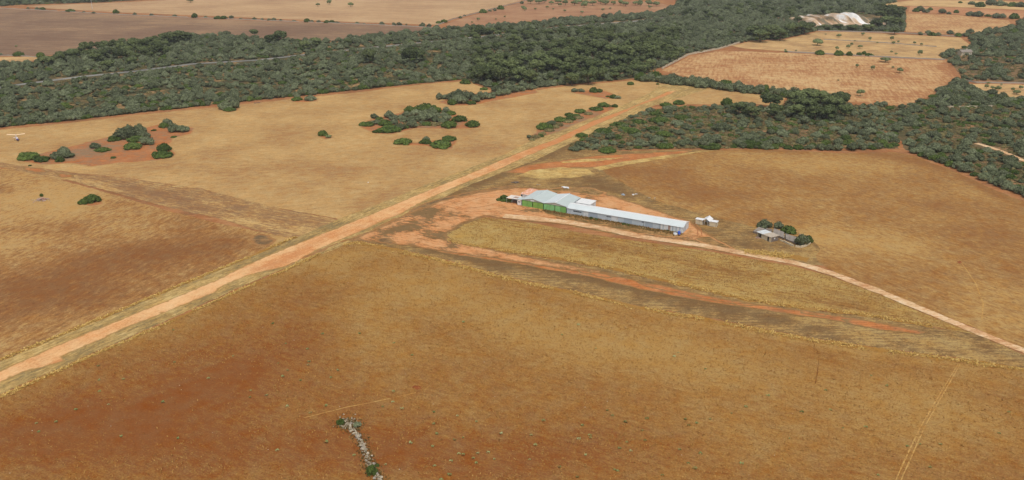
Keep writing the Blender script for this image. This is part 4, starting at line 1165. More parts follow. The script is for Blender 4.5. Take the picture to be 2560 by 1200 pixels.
for k in range(5):
    lobes = [(0, 0, .66, .26, .22)]
    nl = 9 + k % 3
    for j in range(nl):
        a = 6.283 * j / nl * 1.618 * 2 + pr.uniform(-.4, .4)
        d = .33 * math.sqrt(pr.uniform(.15, 1))
        zt = .92 - .9 * d * d / .11 * .22 + pr.uniform(-.10, .06)
        rr = .155 * pr.uniform(.75, 1.3)
        lobes.append((d * math.cos(a), d * math.sin(a), zt - rr * .7, rr, rr * .8))
    for j in range(4):
        a = 6.283 * j / 4 + pr.uniform(-.5, .5)
        lobes.append((.27 * math.cos(a), .27 * math.sin(a), .42 + pr.uniform(-.06, .08), .15, .10))
    PROTO['pine'].append((foliage('pine_crown', lobes, 620, .040, M['pine'], 40 + k, zmin=.05, under=-.7), trunk_mesh(.5, .03, [l[:3] for l in lobes[:6]], k)))
for k in range(4):
    lobes = [(0, 0, .66, .24, .22)]
    for j in range(6):
        a = 6.283 * j / 6 + pr.uniform(-.3, .3)
        lobes.append((.26 * math.cos(a), .26 * math.sin(a), .56 + pr.uniform(-.10, .14), .19 * pr.uniform(.8, 1.2), .21))
    PROTO['almond'].append((foliage('orchard_crown', lobes, 380, .045, M['almond'], 60 + k, zmin=.05, under=-.7), trunk_mesh(.42, .035, [l[:3] for l in lobes[1:5]], 50 + k)))
# pine/almond also as whole-tree source for distant ones
VEG_NAME = {'olive': 'olive_shrub', 'mastic': 'mastic_shrub', 'pine': 'pine_tree', 'almond': 'orchard_tree', 'heath': 'heath_shrub'}
VEG_CAT = {'olive': 'shrub', 'mastic': 'shrub', 'pine': 'tree', 'almond': 'tree', 'heath': 'shrub'}
vr = random.Random(5)
SRC = {k: [] for k in PROTO}
NB = {'stem': trunk_mesh(.35, .03, [(.15, .1, .4), (-.15, .05, .42), (.02, -.16, .4)], 99)}


def plant_at(sp_, loc, w_, h_, label, group=None, rz=None):
    k = vr.randrange(len(PROTO[sp_]))
    rz = vr.uniform(0, 6.28) if rz is None else rz
    if sp_ in ('olive', 'mastic', 'heath'):
        me_ = PROTO[sp_][k]
        ph = .68 if sp_ == 'olive' else (.46 if sp_ == 'mastic' else .38)
        o_ = bpy.data.objects.new(VEG_NAME[sp_], me_)
        COL.objects.link(o_)
        o_.location, o_.rotation_euler, o_.scale = loc, (0, 0, rz), (w_ / .98, w_ / .98, h_ / ph)
        if len(SRC[sp_]) < 6 and all(q.data is not me_ for q in SRC[sp_]): SRC[sp_].append(o_)
    else:
        cr, tr = PROTO[sp_][k]
        o_ = empty(VEG_NAME[sp_], loc, rz)
        o_.scale = (w_ / .9, w_ / .9, h_ / 1.0)
        c_ = bpy.data.objects.new('crown', cr); COL.objects.link(c_); c_.parent = o_
        t_ = bpy.data.objects.new('trunk', tr); COL.objects.link(t_); t_.parent = o_
        if len(SRC[sp_]) < 4: SRC[sp_].append(c_)
    return tag(o_, label, VEG_CAT[sp_], group)


def plant_px(sp_, x, y, wpx, hpx, label, group=None):
    """x centre, y front foot, apparent width and height in photo pixels"""
    m_ = mpp(y)
    dep = math.atan2(CAM_H, at(x, y).length)
    w_ = wpx * m_
    dep_px = .5 * wpx * math.sin(dep) * .8
    h_ = max((hpx * m_ - .32 * w_ * math.sin(dep)) / math.cos(dep), .28 * w_) if sp_ in ('olive', 'mastic', 'heath') else hpx * m_ / math.cos(dep) * 1.0
    p = at(x, y - dep_px)
    return plant_at(sp_, (p.x, p.y, 0.0), w_, h_, label, group)


o_, m_, p_, a_, h_ = 'olive', 'mastic', 'pine', 'almond', 'heath'


def cluster(items, labels, group):
    for (s_, x, y, w_, h_) in items:
        plant_px(s_, x, y, w_, h_, labels[s_], group)


cluster([(m_, 70, 402, 54, 22), (m_, 104, 406, 42, 13), (m_, 150, 406, 24, 15), (o_, 141, 399, 28, 22), (o_, 160, 391, 30, 26), (o_, 171, 397, 30, 18)],
        {m_: 'low dark green shrub at the end of the reddish island facing the old strip', o_: 'grey-green rounded shrub at the end of the reddish island facing the old strip'}, 'shrubs at the end of the reddish island')
cluster([(o_, 238, 372, 26, 17), (m_, 256, 381, 38, 14), (m_, 283, 397, 15, 6), (m_, 385, 328, 14, 5), (m_, 434, 345, 16, 5)],
        {m_: 'small low green shrub on the bare middle of the reddish island', o_: 'small grey shrub on the bare middle of the reddish island'}, 'small shrubs on the reddish island')
cluster([(m_, 287, 354, 34, 18), (o_, 303, 351, 42, 34), (o_, 326, 347, 46, 36), (o_, 351, 337, 28, 30), (m_, 340, 356, 42, 18), (o_, 358, 348, 32, 24), (o_, 366, 364, 40, 24), (m_, 333, 375, 50, 15)],
        {m_: 'low green shrub in the tallest clump of the reddish island', o_: 'tall grey-green shrub in the tallest clump of the reddish island'}, 'tallest clump of the reddish island')
cluster([(m_, 411, 380, 36, 23), (m_, 406, 397, 52, 19), (m_, 388, 389, 18, 11)], {m_: 'dense dark shrub in the small clump at the red corner of the island'}, 'small clump at the red corner of the island')
cluster([(o_, 418, 318, 28, 24), (m_, 410, 321, 24, 14), (o_, 436, 332, 32, 24), (o_, 456, 332, 36, 18)], {m_: 'low dark shrub of the pair beyond the reddish island', o_: 'grey-green shrub of the pair beyond the reddish island'}, 'pair of bushes beyond the reddish island')
cluster([(m_, 232, 509, 44, 23), (m_, 211, 512, 30, 15)], {m_: 'dark green rounded bush alone below the old strip'}, 'lone bush below the old strip')
plant_px(m_, 75, 416, 9, 4, 'tiny green tuft beside the old cross strip')
plant_px(m_, 104, 492, 10, 8, 'small dark bush growing on the red stone heap')
cluster([(o_, 564, 275, 36, 24), (o_, 586, 272, 28, 27), (m_, 574, 279, 32, 11)], {m_: 'low green shrub of the bush trio just outside the wood', o_: 'grey-green shrub of the bush trio just outside the wood'}, 'bush trio just outside the wood')
cluster([(m_, 743, 253, 32, 12), (o_, 743, 248, 16, 14)], {m_: 'wide low green skirt shrub outside the wood', o_: 'small upright shrub rising from a low green one outside the wood'}, 'two-tier bush outside the wood')
plant_px(o_, 776, 253, 28, 18, 'round grey shrub standing alone outside the wood')
plant_px(m_, 807, 341, 28, 18, 'single dark bush alone in the middle of the straw field')
plant_px(a_, 822, 346, 16, 8, 'twiggy little bush beside the single dark bush')
cluster([(m_, 909, 316, 24, 12), (m_, 922, 317, 26, 14), (o_, 936, 298, 20, 15), (m_, 949, 301, 22, 10), (o_, 941, 312, 22, 13), (o_, 973, 296, 26, 19), (o_, 987, 301, 30, 15), (o_, 1001, 301, 24, 14), (m_, 963, 317, 38, 20), (m_, 975, 333, 62, 18), (o_, 1000, 326, 26, 20), (m_, 946, 333, 28, 9), (m_, 1011, 323, 24, 11), (o_, 1031, 321, 28, 21), (m_, 1024, 281, 28, 17), (m_, 1064, 283, 60, 25), (m_, 1087, 285, 34, 18), (o_, 1081, 288, 28, 21), (o_, 1016, 293, 24, 17), (o_, 1040, 291, 28, 19), (o_, 1012, 306, 26, 17), (o_, 1034, 307, 32, 19), (o_, 1067, 305, 48, 30), (o_, 1096, 294, 26, 13), (o_, 1110, 293, 22, 11), (o_, 1115, 287, 22, 23), (m_, 1126, 289, 28, 13), (o_, 1116, 306, 26, 21), (o_, 1105, 309, 26, 15), (o_, 1055, 313, 20, 13), (m_, 1067, 315, 36, 12), (m_, 1150, 306, 46, 19), (m_, 1124, 322, 42, 19), (m_, 1181, 319, 40, 18), (o_, 985, 312, 24, 14), (o_, 1050, 300, 26, 16), (o_, 1090, 306, 24, 14)],
        {m_: 'low dark green shrub in the large clump in the middle of the straw field', o_: 'rounded grey-green shrub in the large clump in the middle of the straw field'}, 'large clump in the middle of the straw field')
cluster([(m_, 1008, 363, 46, 12), (o_, 1066, 355, 20, 15), (m_, 1063, 361, 34, 12), (m_, 1103, 372, 60, 22), (m_, 1122, 354, 38, 15)], {m_: 'low green mound in the small row below the large clump', o_: 'little grey shrub in the small row below the large clump'}, 'small row below the large clump')
cluster([(o_, 1098, 250, 18, 18), (o_, 1113, 249, 26, 13), (o_, 1147, 241, 26, 18), (m_, 1130, 263, 28, 14), (o_, 1136, 256, 38, 26), (o_, 1151, 261, 40, 24), (o_, 1163, 253, 32, 26), (o_, 1176, 251, 26, 24), (o_, 1189, 257, 26, 15), (o_, 1201, 251, 26, 22), (o_, 1214, 249, 30, 20), (o_, 1231, 246, 26, 18), (m_, 1178, 262, 28, 8), (o_, 1250, 241, 28, 19), (o_, 1265, 237, 26, 17), (o_, 1242, 231, 28, 17), (o_, 1280, 233, 28, 18), (o_, 1300, 230, 28, 18), (o_, 1320, 226, 26, 18), (m_, 1164, 211, 26, 17), (m_, 1210, 226, 22, 7)],
        {m_: 'low green shrub in the tongue of scrub reaching into the straw field', o_: 'grey-green shrub in the tongue of scrub reaching into the straw field'}, 'tongue of scrub reaching into the straw field')
cluster([(o_, 1436, 231, 18, 11), (o_, 1453, 231, 18, 10), (m_, 1484, 232, 24, 17), (m_, 1498, 232, 20, 12), (m_, 1519, 243, 11, 5), (m_, 1534, 247, 22, 11), (o_, 1544, 248, 18, 10)], {m_: 'dark shrub in the little row left of the runway end', o_: 'grey shrub in the little row left of the runway end'}, 'little row left of the runway end')
plant_px(m_, 1576, 213, 19, 9, 'small dark shrub alone in the straw beyond the runway end')
plant_px(m_, 1644, 212, 10, 4, 'tiny dry tuft by the runway end')
plant_px(m_, 1696, 263, 31, 15, 'dense dark green bush standing right of the runway end')
cluster([(m_, 1509, 269, 32, 13), (m_, 1491, 278, 34, 11), (m_, 1537, 269, 17, 9), (m_, 1451, 284, 32, 13), (m_, 1423, 292, 24, 11), (m_, 1400, 306, 32, 15), (m_, 1426, 303, 28, 13), (m_, 1361, 326, 44, 19), (m_, 1351, 343, 20, 9), (o_, 1322, 347, 13, 10), (o_, 1380, 314, 26, 13), (m_, 1440, 294, 22, 9)], {m_: 'low bright green mat shrub in the strip along the runway', o_: 'small brownish shrub in the strip along the runway'}, 'strip of mat shrubs along the runway')
cluster([(m_, 1548, 319, 44, 13), (m_, 1562, 328, 36, 11), (m_, 1640, 292, 40, 10), (m_, 1596, 312, 44, 10), (m_, 1650, 310, 50, 12), (m_, 1582, 336, 44, 11), (m_, 1632, 330, 40, 12), (m_, 1660, 344, 44, 13), (m_, 1665, 268, 34, 14), (o_, 1672, 279, 38, 15), (o_, 1625, 281, 26, 12), (m_, 1508, 336, 46, 14), (m_, 1455, 345, 34, 12), (m_, 1518, 384, 46, 9), (o_, 1438, 379, 32, 13), (o_, 1452, 370, 26, 16), (o_, 1510, 363, 20, 15), (o_, 1535, 364, 20, 13), (o_, 1478, 356, 26, 12), (m_, 1540, 349, 34, 13), (o_, 1600, 369, 46, 22), (o_, 1632, 368, 34, 20), (m_, 1655, 373, 36, 18), (o_, 1640, 356, 40, 18), (m_, 1672, 372, 26, 14), (o_, 1706, 366, 34, 16), (m_, 1485, 340, 20, 8), (o_, 1740, 368, 30, 15), (o_, 1762, 371, 36, 30), (m_, 1776, 375, 56, 20), (o_, 1785, 360, 34, 24), (o_, 1850, 366, 38, 24), (m_, 1872, 371, 62, 20), (o_, 1886, 366, 38, 26), (o_, 1804, 330, 44, 24), (o_, 1720, 326, 34, 16), (m_, 1705, 300, 40, 12), (o_, 1690, 316, 36, 16)],
        {m_: 'low bright green mat shrub in the open scrub beside the runway', o_: 'pale grey-green cushion shrub in the open scrub beside the runway'}, 'open scrub beside the runway')
plant_px(m_, 1817, 266, 30, 21, 'pointed dark bush between the hedge and the open scrub')
cluster([(h_, 1340, 346, 24, 9), (h_, 1372, 330, 26, 9), (h_, 1398, 316, 26, 9), (h_, 1420, 308, 26, 9), (h_, 1446, 298, 26, 8), (h_, 1470, 288, 24, 8), (h_, 1388, 322, 24, 8), (h_, 1356, 338, 22, 8), (h_, 1330, 352, 18, 7), (h_, 1500, 275, 20, 7), (h_, 1522, 268, 18, 6)], {h_: 'low brownish heath shrub between the green mats along the runway'}, 'heath in the strip along the runway')
cluster([(h_, 1085, 316, 30, 9), (h_, 1100, 314, 26, 8), (h_, 1020, 314, 26, 9), (h_, 1046, 316, 24, 8), (h_, 995, 318, 22, 8), (h_, 1076, 296, 24, 9), (h_, 1105, 299, 22, 8), (h_, 958, 308, 24, 8), (h_, 930, 310, 20, 8)], {h_: 'low brownish heath shrub inside the large clump of the straw field'}, 'heath inside the large clump')
# hedge along the far end of the runway field
hedge = []
for i in range(46):
    t = i / 45
    x = 1600 + 390 * t + vr.uniform(-4, 4)
    y = 196 + 44 * t + vr.uniform(-3, 2)
    hedge.append((o_ if vr.random() < .75 else m_, x, y + 6, vr.uniform(24, 38), vr.uniform(18, 28)))
cluster(hedge, {m_: 'dark green shrub in the dense hedge along the stubble field', o_: 'grey-green shrub in the dense hedge along the stubble field'}, 'hedge along the stubble field')
# pines
plant_px(p_, 1923, 276, 56, 40, 'broad umbrella-shaped pine at the red end of the hedge')
cluster([(p_, x, y, w_, h_) for x, y, w_, h_ in ((1936, 300, 46, 40), (1847, 292, 50, 36), (1990, 270, 56, 44), (2012, 288, 56, 46), (2050, 272, 56, 44), (2080, 288, 56, 50), (2036, 306, 54, 42), (2066, 306, 46, 42), (2100, 270, 46, 40), (1990, 300, 46, 38), (1880, 300, 40, 34), (2024, 256, 46, 36), (2110, 296, 40, 34))], {p_: 'dark pine in the group below the hedge end'}, 'pines below the hedge end')
cluster([(p_, x, y, w_, h_) for x, y, w_, h_ in ((216, 142, 38, 38), (264, 124, 20, 24), (334, 128, 26, 30), (366, 130, 30, 34), (389, 106, 18, 18), (429, 114, 40, 36), (451, 110, 36, 34), (470, 106, 26, 28), (636, 92, 22, 20), (676, 112, 26, 26), (702, 110, 38, 34), (762, 130, 32, 28), (792, 120, 28, 28), (871, 116, 20, 20), (180, 150, 36, 24), (120, 168, 40, 28), (150, 160, 34, 28), (300, 150, 34, 28), (240, 160, 36, 30), (400, 140, 34, 30), (330, 168, 34, 26), (270, 176, 36, 26))], {p_: 'dark pine rising from the wood beside the brown fallow field'}, 'pines beside the brown fallow field')
cluster([(p_, 924, 160, 38, 38)], {p_: 'single dark pine in the middle of the wood'}, None)
cluster([(p_, 1026, 165, 46, 46), (p_, 1051, 158, 34, 36)], {p_: 'tall loose pine of the pair in the middle of the wood'}, 'pine pair in the middle of the wood')
pg = [(1205, 212, 52, 48), (1225, 205, 52, 48), (1250, 212, 48, 44), (1298, 210, 50, 44), (1326, 216, 40, 44), (1275, 190, 50, 40), (1340, 190, 48, 40), (1380, 185, 50, 42), (1420, 195, 50, 40), (1400, 165, 50, 40), (1450, 180, 52, 44), (1496, 135, 44, 34), (1480, 190, 50, 42), (1510, 170, 50, 40), (1545, 175, 48, 40), (1562, 158, 52, 46), (1600, 150, 46, 38), (1630, 150, 44, 38), (1645, 135, 44, 36), (1530, 145, 46, 36), (1440, 150, 46, 36), (1350, 165, 44, 34), (1310, 170, 44, 34), (1245, 180, 44, 36), (1470, 215, 46, 40), (1430, 218, 44, 36), (1900, 108, 50, 36), (1925, 100, 50, 38), (1980, 92, 46, 36), (2010, 88, 44, 34), (1950, 104, 46, 32), (1885, 95, 44, 32)]
cluster([(p_,) + q for q in pg[:26]], {p_: 'dark pine in the thick part of the wood near the runway end'}, 'pines in the thick of the wood')
cluster([(p_,) + q for q in pg[26:]], {p_: 'dark pine at the corner of the wood by the pasture'}, 'pines at the pasture corner')
cluster([(p_, x, y, w_, h_) for x, y, w_, h_ in ((2200, 50, 30, 26), (2225, 45, 30, 28), (2245, 52, 28, 30), (2215, 66, 34, 28), (2240, 72, 34, 30), (2190, 74, 34, 26), (2252, 35, 24, 20), (2205, 36, 26, 20), (2170, 80, 34, 20), (2130, 78, 30, 16), (2095, 76, 30, 16), (2060, 76, 28, 14), (2235, 88, 30, 20))], {p_: 'dark pine around the white quarry'}, 'pines around the quarry')
# trees of the ruins and the near wall
plant_px(o_, 1911, 573, 36, 27, 'tall grey-green bush behind the derelict hut')
plant_px(o_, 1946, 574, 25, 20, 'smaller grey bush between the pen roofs behind the hut')
plant_px(m_, 1972, 586, 38, 24, 'bright green spreading bush over the pen roofs')
plant_px(o_, 2003, 618, 36, 31, 'dense round green shrub at the near end of the pens')
plant_px(m_, 2020, 608, 26, 20, 'darker shrub behind the round one at the end of the pens')
plant_px(m_, 930, 1192, 30, 28, 'bright green round bush growing over the near stone wall')
plant_px(m_, 852, 1064, 22, 17, 'small dark green bush at the head of the near stone wall')
plant_px(o_, 893, 1070, 20, 14, 'low greyish bush on the rubble of the near stone wall')
plant_px(m_, 943, 1168, 12, 9, 'little dark tuft beside the near stone wall above the round bush')
# hedge bank beside the canopy
cluster([(m_, 1247, 503, 16, 9), (m_, 1260, 500, 22, 12), (m_, 1262, 506, 24, 9), (m_, 1274, 507, 18, 9)], {m_: 'dark green creeper mound beside the patched canopy'}, 'creeper mounds beside the canopy')
cluster([(m_, 1478, 549, 12, 8), (m_, 1490, 551, 10, 6), (m_, 1560, 563, 12, 7), (m_, 1570, 565, 9, 6), (m_, 1670, 579, 10, 6)], {m_: 'tall green weed clump against the long shed wall'}, 'weed clumps against the long shed')
# boundary shrubs of the far fields
far = [(93, 25, 10, 7), (106, 25, 17, 8), (70, 22, 8, 5), (176, 30, 23, 8), (210, 32, 8, 4), (234, 34, 9, 5), (290, 34, 17, 11), (337, 38, 9, 7), (379, 40, 11, 7), (437, 41, 11, 5), (487, 45, 16, 12), (514, 45, 9, 6), (545, 48, 18, 9), (560, 48, 20, 10), (579, 46, 12, 8), (602, 49, 9, 5), (636, 50, 11, 8), (655, 51, 10, 6), (673, 52, 11, 7), (685, 52, 11, 8), (702, 52, 8, 4), (735, 54, 12, 4), (768, 56, 17, 12), (780, 55, 9, 6), (797, 56, 11, 6), (817, 58, 16, 8), (830, 58, 16, 8), (842, 58, 14, 5), (893, 60, 11, 6), (910, 60, 8, 3), (955, 62, 13, 9), (985, 64, 12, 9), (998, 64, 14, 9), (1016, 63, 6, 4), (1056, 68, 15, 12), (1073, 67, 12, 9), (1091, 70, 15, 8), (1122, 69, 14, 6), (1096, 59, 16, 8), (1110, 57, 18, 10), (1151, 46, 9, 7), (1161, 41, 8, 5), (1208, 33, 19, 13), (1225, 29, 10, 5), (1237, 28, 9, 8), (1252, 24, 18, 13), (1305, 10, 10, 8)]
cluster([(o_ if w_ < 16 else m_, x, y, w_, h_) for x, y, w_, h_ in far], {o_: 'small shrub along the stone wall of the far tan field', m_: 'wide shrub along the stone wall of the far tan field'}, 'shrubs along the far stone wall')
cluster([(a_, 795, 17, 11, 10), (a_, 823, 12, 12, 13), (a_, 877, 18, 15, 13), (a_, 476, 7, 18, 10)], {a_: 'single tree out in the far tan field'}, 'single trees in the far tan field')
cluster([(m_, 47, 141, 27, 13), (m_, 102, 144, 23, 13), (o_, 2, 138, 10, 6)], {m_: 'dark bush at the bottom edge of the brown fallow field', o_: 'small bush at the corner of the brown fallow field'}, 'bushes at the edge of the brown fallow field')
plant_px(a_, 41, 118, 7, 5, 'tiny sapling in the brown fallow field')
orch = []
for x in list(range(1330, 1640, 17)):
    orch.append((a_, x + vr.uniform(-5, 5), 11 + vr.uniform(-3, 3) + (x - 1330) * .012, vr.uniform(14, 22), vr.uniform(11, 16)))
for x, y, s_ in ((1308, 24, 12), (1338, 25, 7), (1312, 28, 12), (1368, 22, 9), (1383, 25, 6), (1400, 16, 11), (1412, 30, 8), (1460, 20, 18), (1455, 34, 9), (1507, 28, 9), (1525, 24, 7), (1549, 31, 7), (1600, 16, 14), (1625, 22, 10), (1196, 52, 10), (1262, 44, 6), (1240, 50, 5), (1180, 58, 6)):
    orch.append((a_, x, y, s_, s_ * .85))
cluster(orch, {a_: 'small orchard tree on the red far field'}, 'orchard trees on the red far field')
pas = [(2043, 115, 27, 19), (2097, 94, 13, 10), (2092, 126, 10, 11), (2120, 122, 11, 11), (2129, 115, 8, 9), (2150, 122, 13, 10), (2157, 89, 10, 8), (2174, 102, 8, 10), (2229, 101, 10, 11), (2233, 111, 9, 8), (2286, 111, 8, 8), (2303, 115, 8, 8), (2245, 108, 6, 7), (2193, 109, 6, 5), (2137, 104, 6, 4), (2064, 88, 6, 4), (2228, 133, 8, 7), (2240, 138, 8, 6), (2299, 139, 13, 15), (1963, 128, 6, 6), (1990, 130, 5, 6)]
cluster([(a_,) + q for q in pas], {a_: 'small tree dotted over the dry pasture'}, 'trees dotted over the pasture')
cluster([(m_, 2049, 138, 24, 14), (m_, 2096, 140, 24, 15), (m_, 2123, 140, 17, 12), (m_, 2147, 139, 16, 10), (m_, 2160, 137, 13, 10), (m_, 2173, 141, 21, 10), (m_, 1965, 131, 8, 5)], {m_: 'dark bush along the wall between stubble and pasture'}, 'bushes along the pasture wall')
cluster([(a_, 2213, 157, 26, 14), (a_, 2142, 170, 8, 11), (a_, 2181, 176, 11, 13), (a_, 2232, 172, 8, 7), (a_, 2249, 184, 16, 16), (a_, 2150, 242, 20, 19), (a_, 2095, 203, 5, 4)], {a_: 'lone small tree standing in the stubble field'}, 'lone trees in the stubble field')
cluster([(a_, x, y, w_, h_) for x, y, w_, h_ in ((2466, 222, 11, 11), (2481, 225, 11, 10), (2494, 229, 17, 15), (2531, 229, 10, 11), (2503, 214, 6, 6), (2552, 224, 12, 11), (2541, 237, 20, 12), (2470, 212, 9, 8))], {a_: 'small tree in the little straw field beside the right-hand wood'}, 'trees in the little straw field')
hl = [(2290, 30, 18, 12), (2300, 28, 20, 14), (2315, 32, 18, 10), (2325, 26, 14, 8), (2355, 34, 20, 12), (2372, 36, 12, 8), (2390, 33, 14, 9), (2425, 40, 22, 13), (2445, 42, 24, 15), (2470, 42, 16, 8), (2490, 46, 22, 14), (2505, 46, 20, 12), (2535, 48, 26, 18), (2550, 62, 24, 16), (2558, 72, 24, 18), (2535, 86, 25, 17), (2300, 88, 14, 9), (2320, 86, 16, 10), (2330, 90, 20, 12), (2345, 90, 16, 9), (2375, 86, 18, 12), (2395, 92, 20, 12), (2415, 92, 22, 12), (2425, 84, 20, 12), (2450, 18, 24, 14), (2475, 14, 26, 16), (2500, 15, 30, 16), (2530, 17, 26, 14), (2550, 18, 26, 14), (2430, 12, 20, 10), (2400, 8, 12, 6), (2570, 50, 22, 14)]
cluster([(o_ if i % 3 else m_, *q) for i, q in enumerate(hl)], {o_: 'grey-green shrub in the hedges of the far right fields', m_: 'dark shrub in the hedges of the far right fields'}, 'hedges of the far right fields')

# ------------------------------------------------------------------ woods: nearest shrubs singly, the rest as one mass per kind
def sample_poly(px, spacing, dens, seed, jitter_n=1.0):
    r_ = np.random.default_rng(seed)
    poly = [(at(*p).x, at(*p).y) for p in px]
    xs, ys = [p[0] for p in poly], [p[1] for p in poly]
    n_ = int((max(xs) - min(xs)) * (max(ys) - min(ys)) / spacing ** 2 * 4.0)
    X, Y = r_.uniform(min(xs), max(xs), n_), r_.uniform(min(ys), max(ys), n_)
    ok = inside(poly, X, Y)
    X, Y = X[ok], Y[ok]
    px_, py_ = proj(np.stack([X, Y, np.zeros_like(X)], 1))
    ok = (px_ > -160) & (px_ < 2720)
    X, Y, px_, py_ = X[ok], Y[ok], px_[ok], py_[ok]
    grid, out = {}, []
    for x, y, u, v in zip(X, Y, px_, py_):
        keep, sc = dens(u, v, x, y)
        if r_.random() > keep: continue
        s_ = spacing * sc
        g_ = (int(x // spacing), int(y // spacing))
        bad = False
        for i in (-1, 0, 1):
            for j in (-1, 0, 1):
                for (a, b) in grid.get((g_[0] + i, g_[1] + j), ()):
                    if (a - x) ** 2 + (b - y) ** 2 < (s_ * .82) ** 2: bad = True
        if bad: continue
        grid.setdefault(g_, []).append((x, y))
        out.append((x, y, u, v))
    return out


def edge_rows(px, spacing, seed):
    """a tight row of shrubs along a wood edge"""
    r_ = random.Random(seed)
    W_ = [at(*p) for p in px]
    out = []
    for a, b in zip(W_[:-1], W_[1:]):
        k = max(1, int((b - a).length / spacing))
        for i in range(k):
            p = a.lerp(b, (i + r_.uniform(-.3, .3)) / k)
            q = proj(np.array([p.x, p.y, 0]))
            out.append((p.x, p.y + r_.uniform(0, 2), float(q[0]), float(q[1])))
    return out


def in_px(u, v, box):
    return box[0] < u < box[2] and box[1] < v < box[3]


ROADPX = [(-200, 245), (100, 205), (200, 192), (340, 178), (480, 160), (650, 150), (800, 132), (960, 116), (1200, 92), (1420, 66), (1580, 54), (1700, 40)]


def road_clear(u, v):
    for (x0, y0), (x1, y1) in zip(ROADPX[:-1], ROADPX[1:]):
        if x0 <= u <= x1:
            yr = y0 + (y1 - y0) * (u - x0) / (x1 - x0)
            vis = 200 < u < 660
            return -2.5 < v - yr < (9.0 if vis else 5.0)
    return False


def dens1(u, v, x, y):
    if road_clear(u, v): return 0.0, 1
    if 2030 < u < 2218 and 36 < v < 70: return 0.0, 1
    n_ = mnoise.noise(Vector((x / 30, y / 30, 2))) + .6 * mnoise.noise(Vector((x / 11, y / 11, 5)))
    low = u < 1120 and (v > 190 - u * .06)
    if low and n_ > .04: return 0.10, 1
    if n_ > .34: return .15, 1
    return 1.0, 1.0


def dens2(u, v, x, y):
    n_ = mnoise.noise(Vector((x / 24, y / 24, 8))) + .5 * mnoise.noise(Vector((x / 9, y / 9, 5)))
    return (0.05 if n_ > (.10 if v < 140 else -.18) else 1.0), 1.0


def dens3(u, v, x, y):
    n_ = mnoise.noise(Vector((x / 22, y / 22, 4))) + .6 * mnoise.noise(Vector((x / 8, y / 8, 6)))
    if 2236 < u < 2272 and 330 < v < 385: return 0.0, 1
    if abs(v - (358 + (u - 2440) * .37)) < 7 and u > 2440: return 0.0, 1
    if u > 2330 and v < 270: return 1.0, .9
    if u < 1800 and v > 260:
        return (.22 if n_ > -.25 else .8), 1.0
    return (.14 if n_ > -.08 else .85), 1.0


def species(u, v, x, y, r_):
    t = mnoise.noise(Vector((x / 40, y / 40, 11)))
    if in_px(u, v, (1180, 80, 1700, 205)) and t > -.12: return 'pine' if r_.random() < .38 else 'olive'
    if u < 420 and v < 150 and r_.random() < .35: return 'pine'
    if 1700 < u < 2260 and v < 60 and r_.random() < .06: return 'pine'
    if u > 1400 and v > 240: return 'mastic' if r_.random() < .30 else 'olive'
    return 'mastic' if r_.random() < .14 else 'olive'


wr = random.Random(21)
pool = []
for reg, pts_ in (('w1', sample_poly(W1, 6.4, dens1, 1)), ('w2', sample_poly(W2, 7.0, dens2, 2)), ('w3', sample_poly(W3, 5.6, dens3, 3)), ('wt', sample_poly(WT, 9.0, lambda *a: (1.0, 1.0), 4)),
                  ('e1', edge_rows([(-120, 326), (0, 317), (160, 303), (330, 283), (560, 259), (740, 240), (900, 224), (1050, 207), (1160, 198)], 4.6, 5)),
                  ('e3', edge_rows([(1890, 371), (2000, 374), (2100, 377), (2200, 372), (2232, 366)], 5.5, 6)), ('e4', edge_rows([(2290, 384), (2400, 424), (2460, 450), (2560, 488), (2680, 538)], 5.0, 7))):
    for (x, y, u, v) in pts_:
        s_ = species(u, v, x, y, wr)
        d_ = math.hypot(x, y)
        if s_ == 'pine':
            w_, h_ = wr.uniform(7.5, 11), wr.uniform(7, 10.5)
        elif s_ == 'olive':
            w_ = wr.choice((wr.uniform(3.6, 5.6), wr.uniform(5.0, 7.6), wr.uniform(6.0, 9.6))) * (1.0 + max(0, d_ - 800) / 2600)
            h_ = w_ * wr.uniform(.50, .72)
        else:
            w_ = wr.uniform(4.5, 8.0)
            h_ = w_ * wr.uniform(.32, .45)
        if reg == 'w3' and not (u > 2330 and v < 272):
            w_ *= .86; h_ *= .86
        if reg == 'w3' and u < 1850 and v > 262:
            w_ *= .8; h_ *= .7
        if reg in ('e1', 'e3', 'e4'):
            s_ = 'olive' if wr.random() < .72 else 'mastic'
            w_ = wr.uniform(5.0, 8.0); h_ = w_ * (wr.uniform(.5, .7) if s_ == 'olive' else wr.uniform(.35, .5))
        pool.append((w_ / d_, s_, x, y, w_, h_, reg, u))
LAB = {'w1': 'in the great wood behind the straw field', 'e1': 'in the front row of the great wood along the straw field', 'w2': 'in the wood beside the farmhouse', 'wt': 'in the far wood beyond the brown fallow field',
       'w3': 'in the scrub above the right-hand field', 'e3': 'in the scrub edge above the right-hand field', 'e4': 'in the scrub edge curving round the right-hand field'}
HEAD = {'olive': 'grey-green olive shrub ', 'mastic': 'dark green mat shrub ', 'pine': 'dark pine '}
GRP = {'w1': 'shrubs of the great wood', 'e1': 'front row of the great wood', 'w2': 'shrubs beside the farmhouse', 'w3': 'scrub above the right-hand field', 'e3': 'scrub edge above the right-hand field', 'e4': 'scrub edge round the right-hand field', 'wt': 'far wood'}
single = {'olive': 215, 'mastic': 150, 'pine': 60}
pool.sort(key=lambda q: -q[0])
mass = {'olive': [], 'mastic': [], 'pine': []}
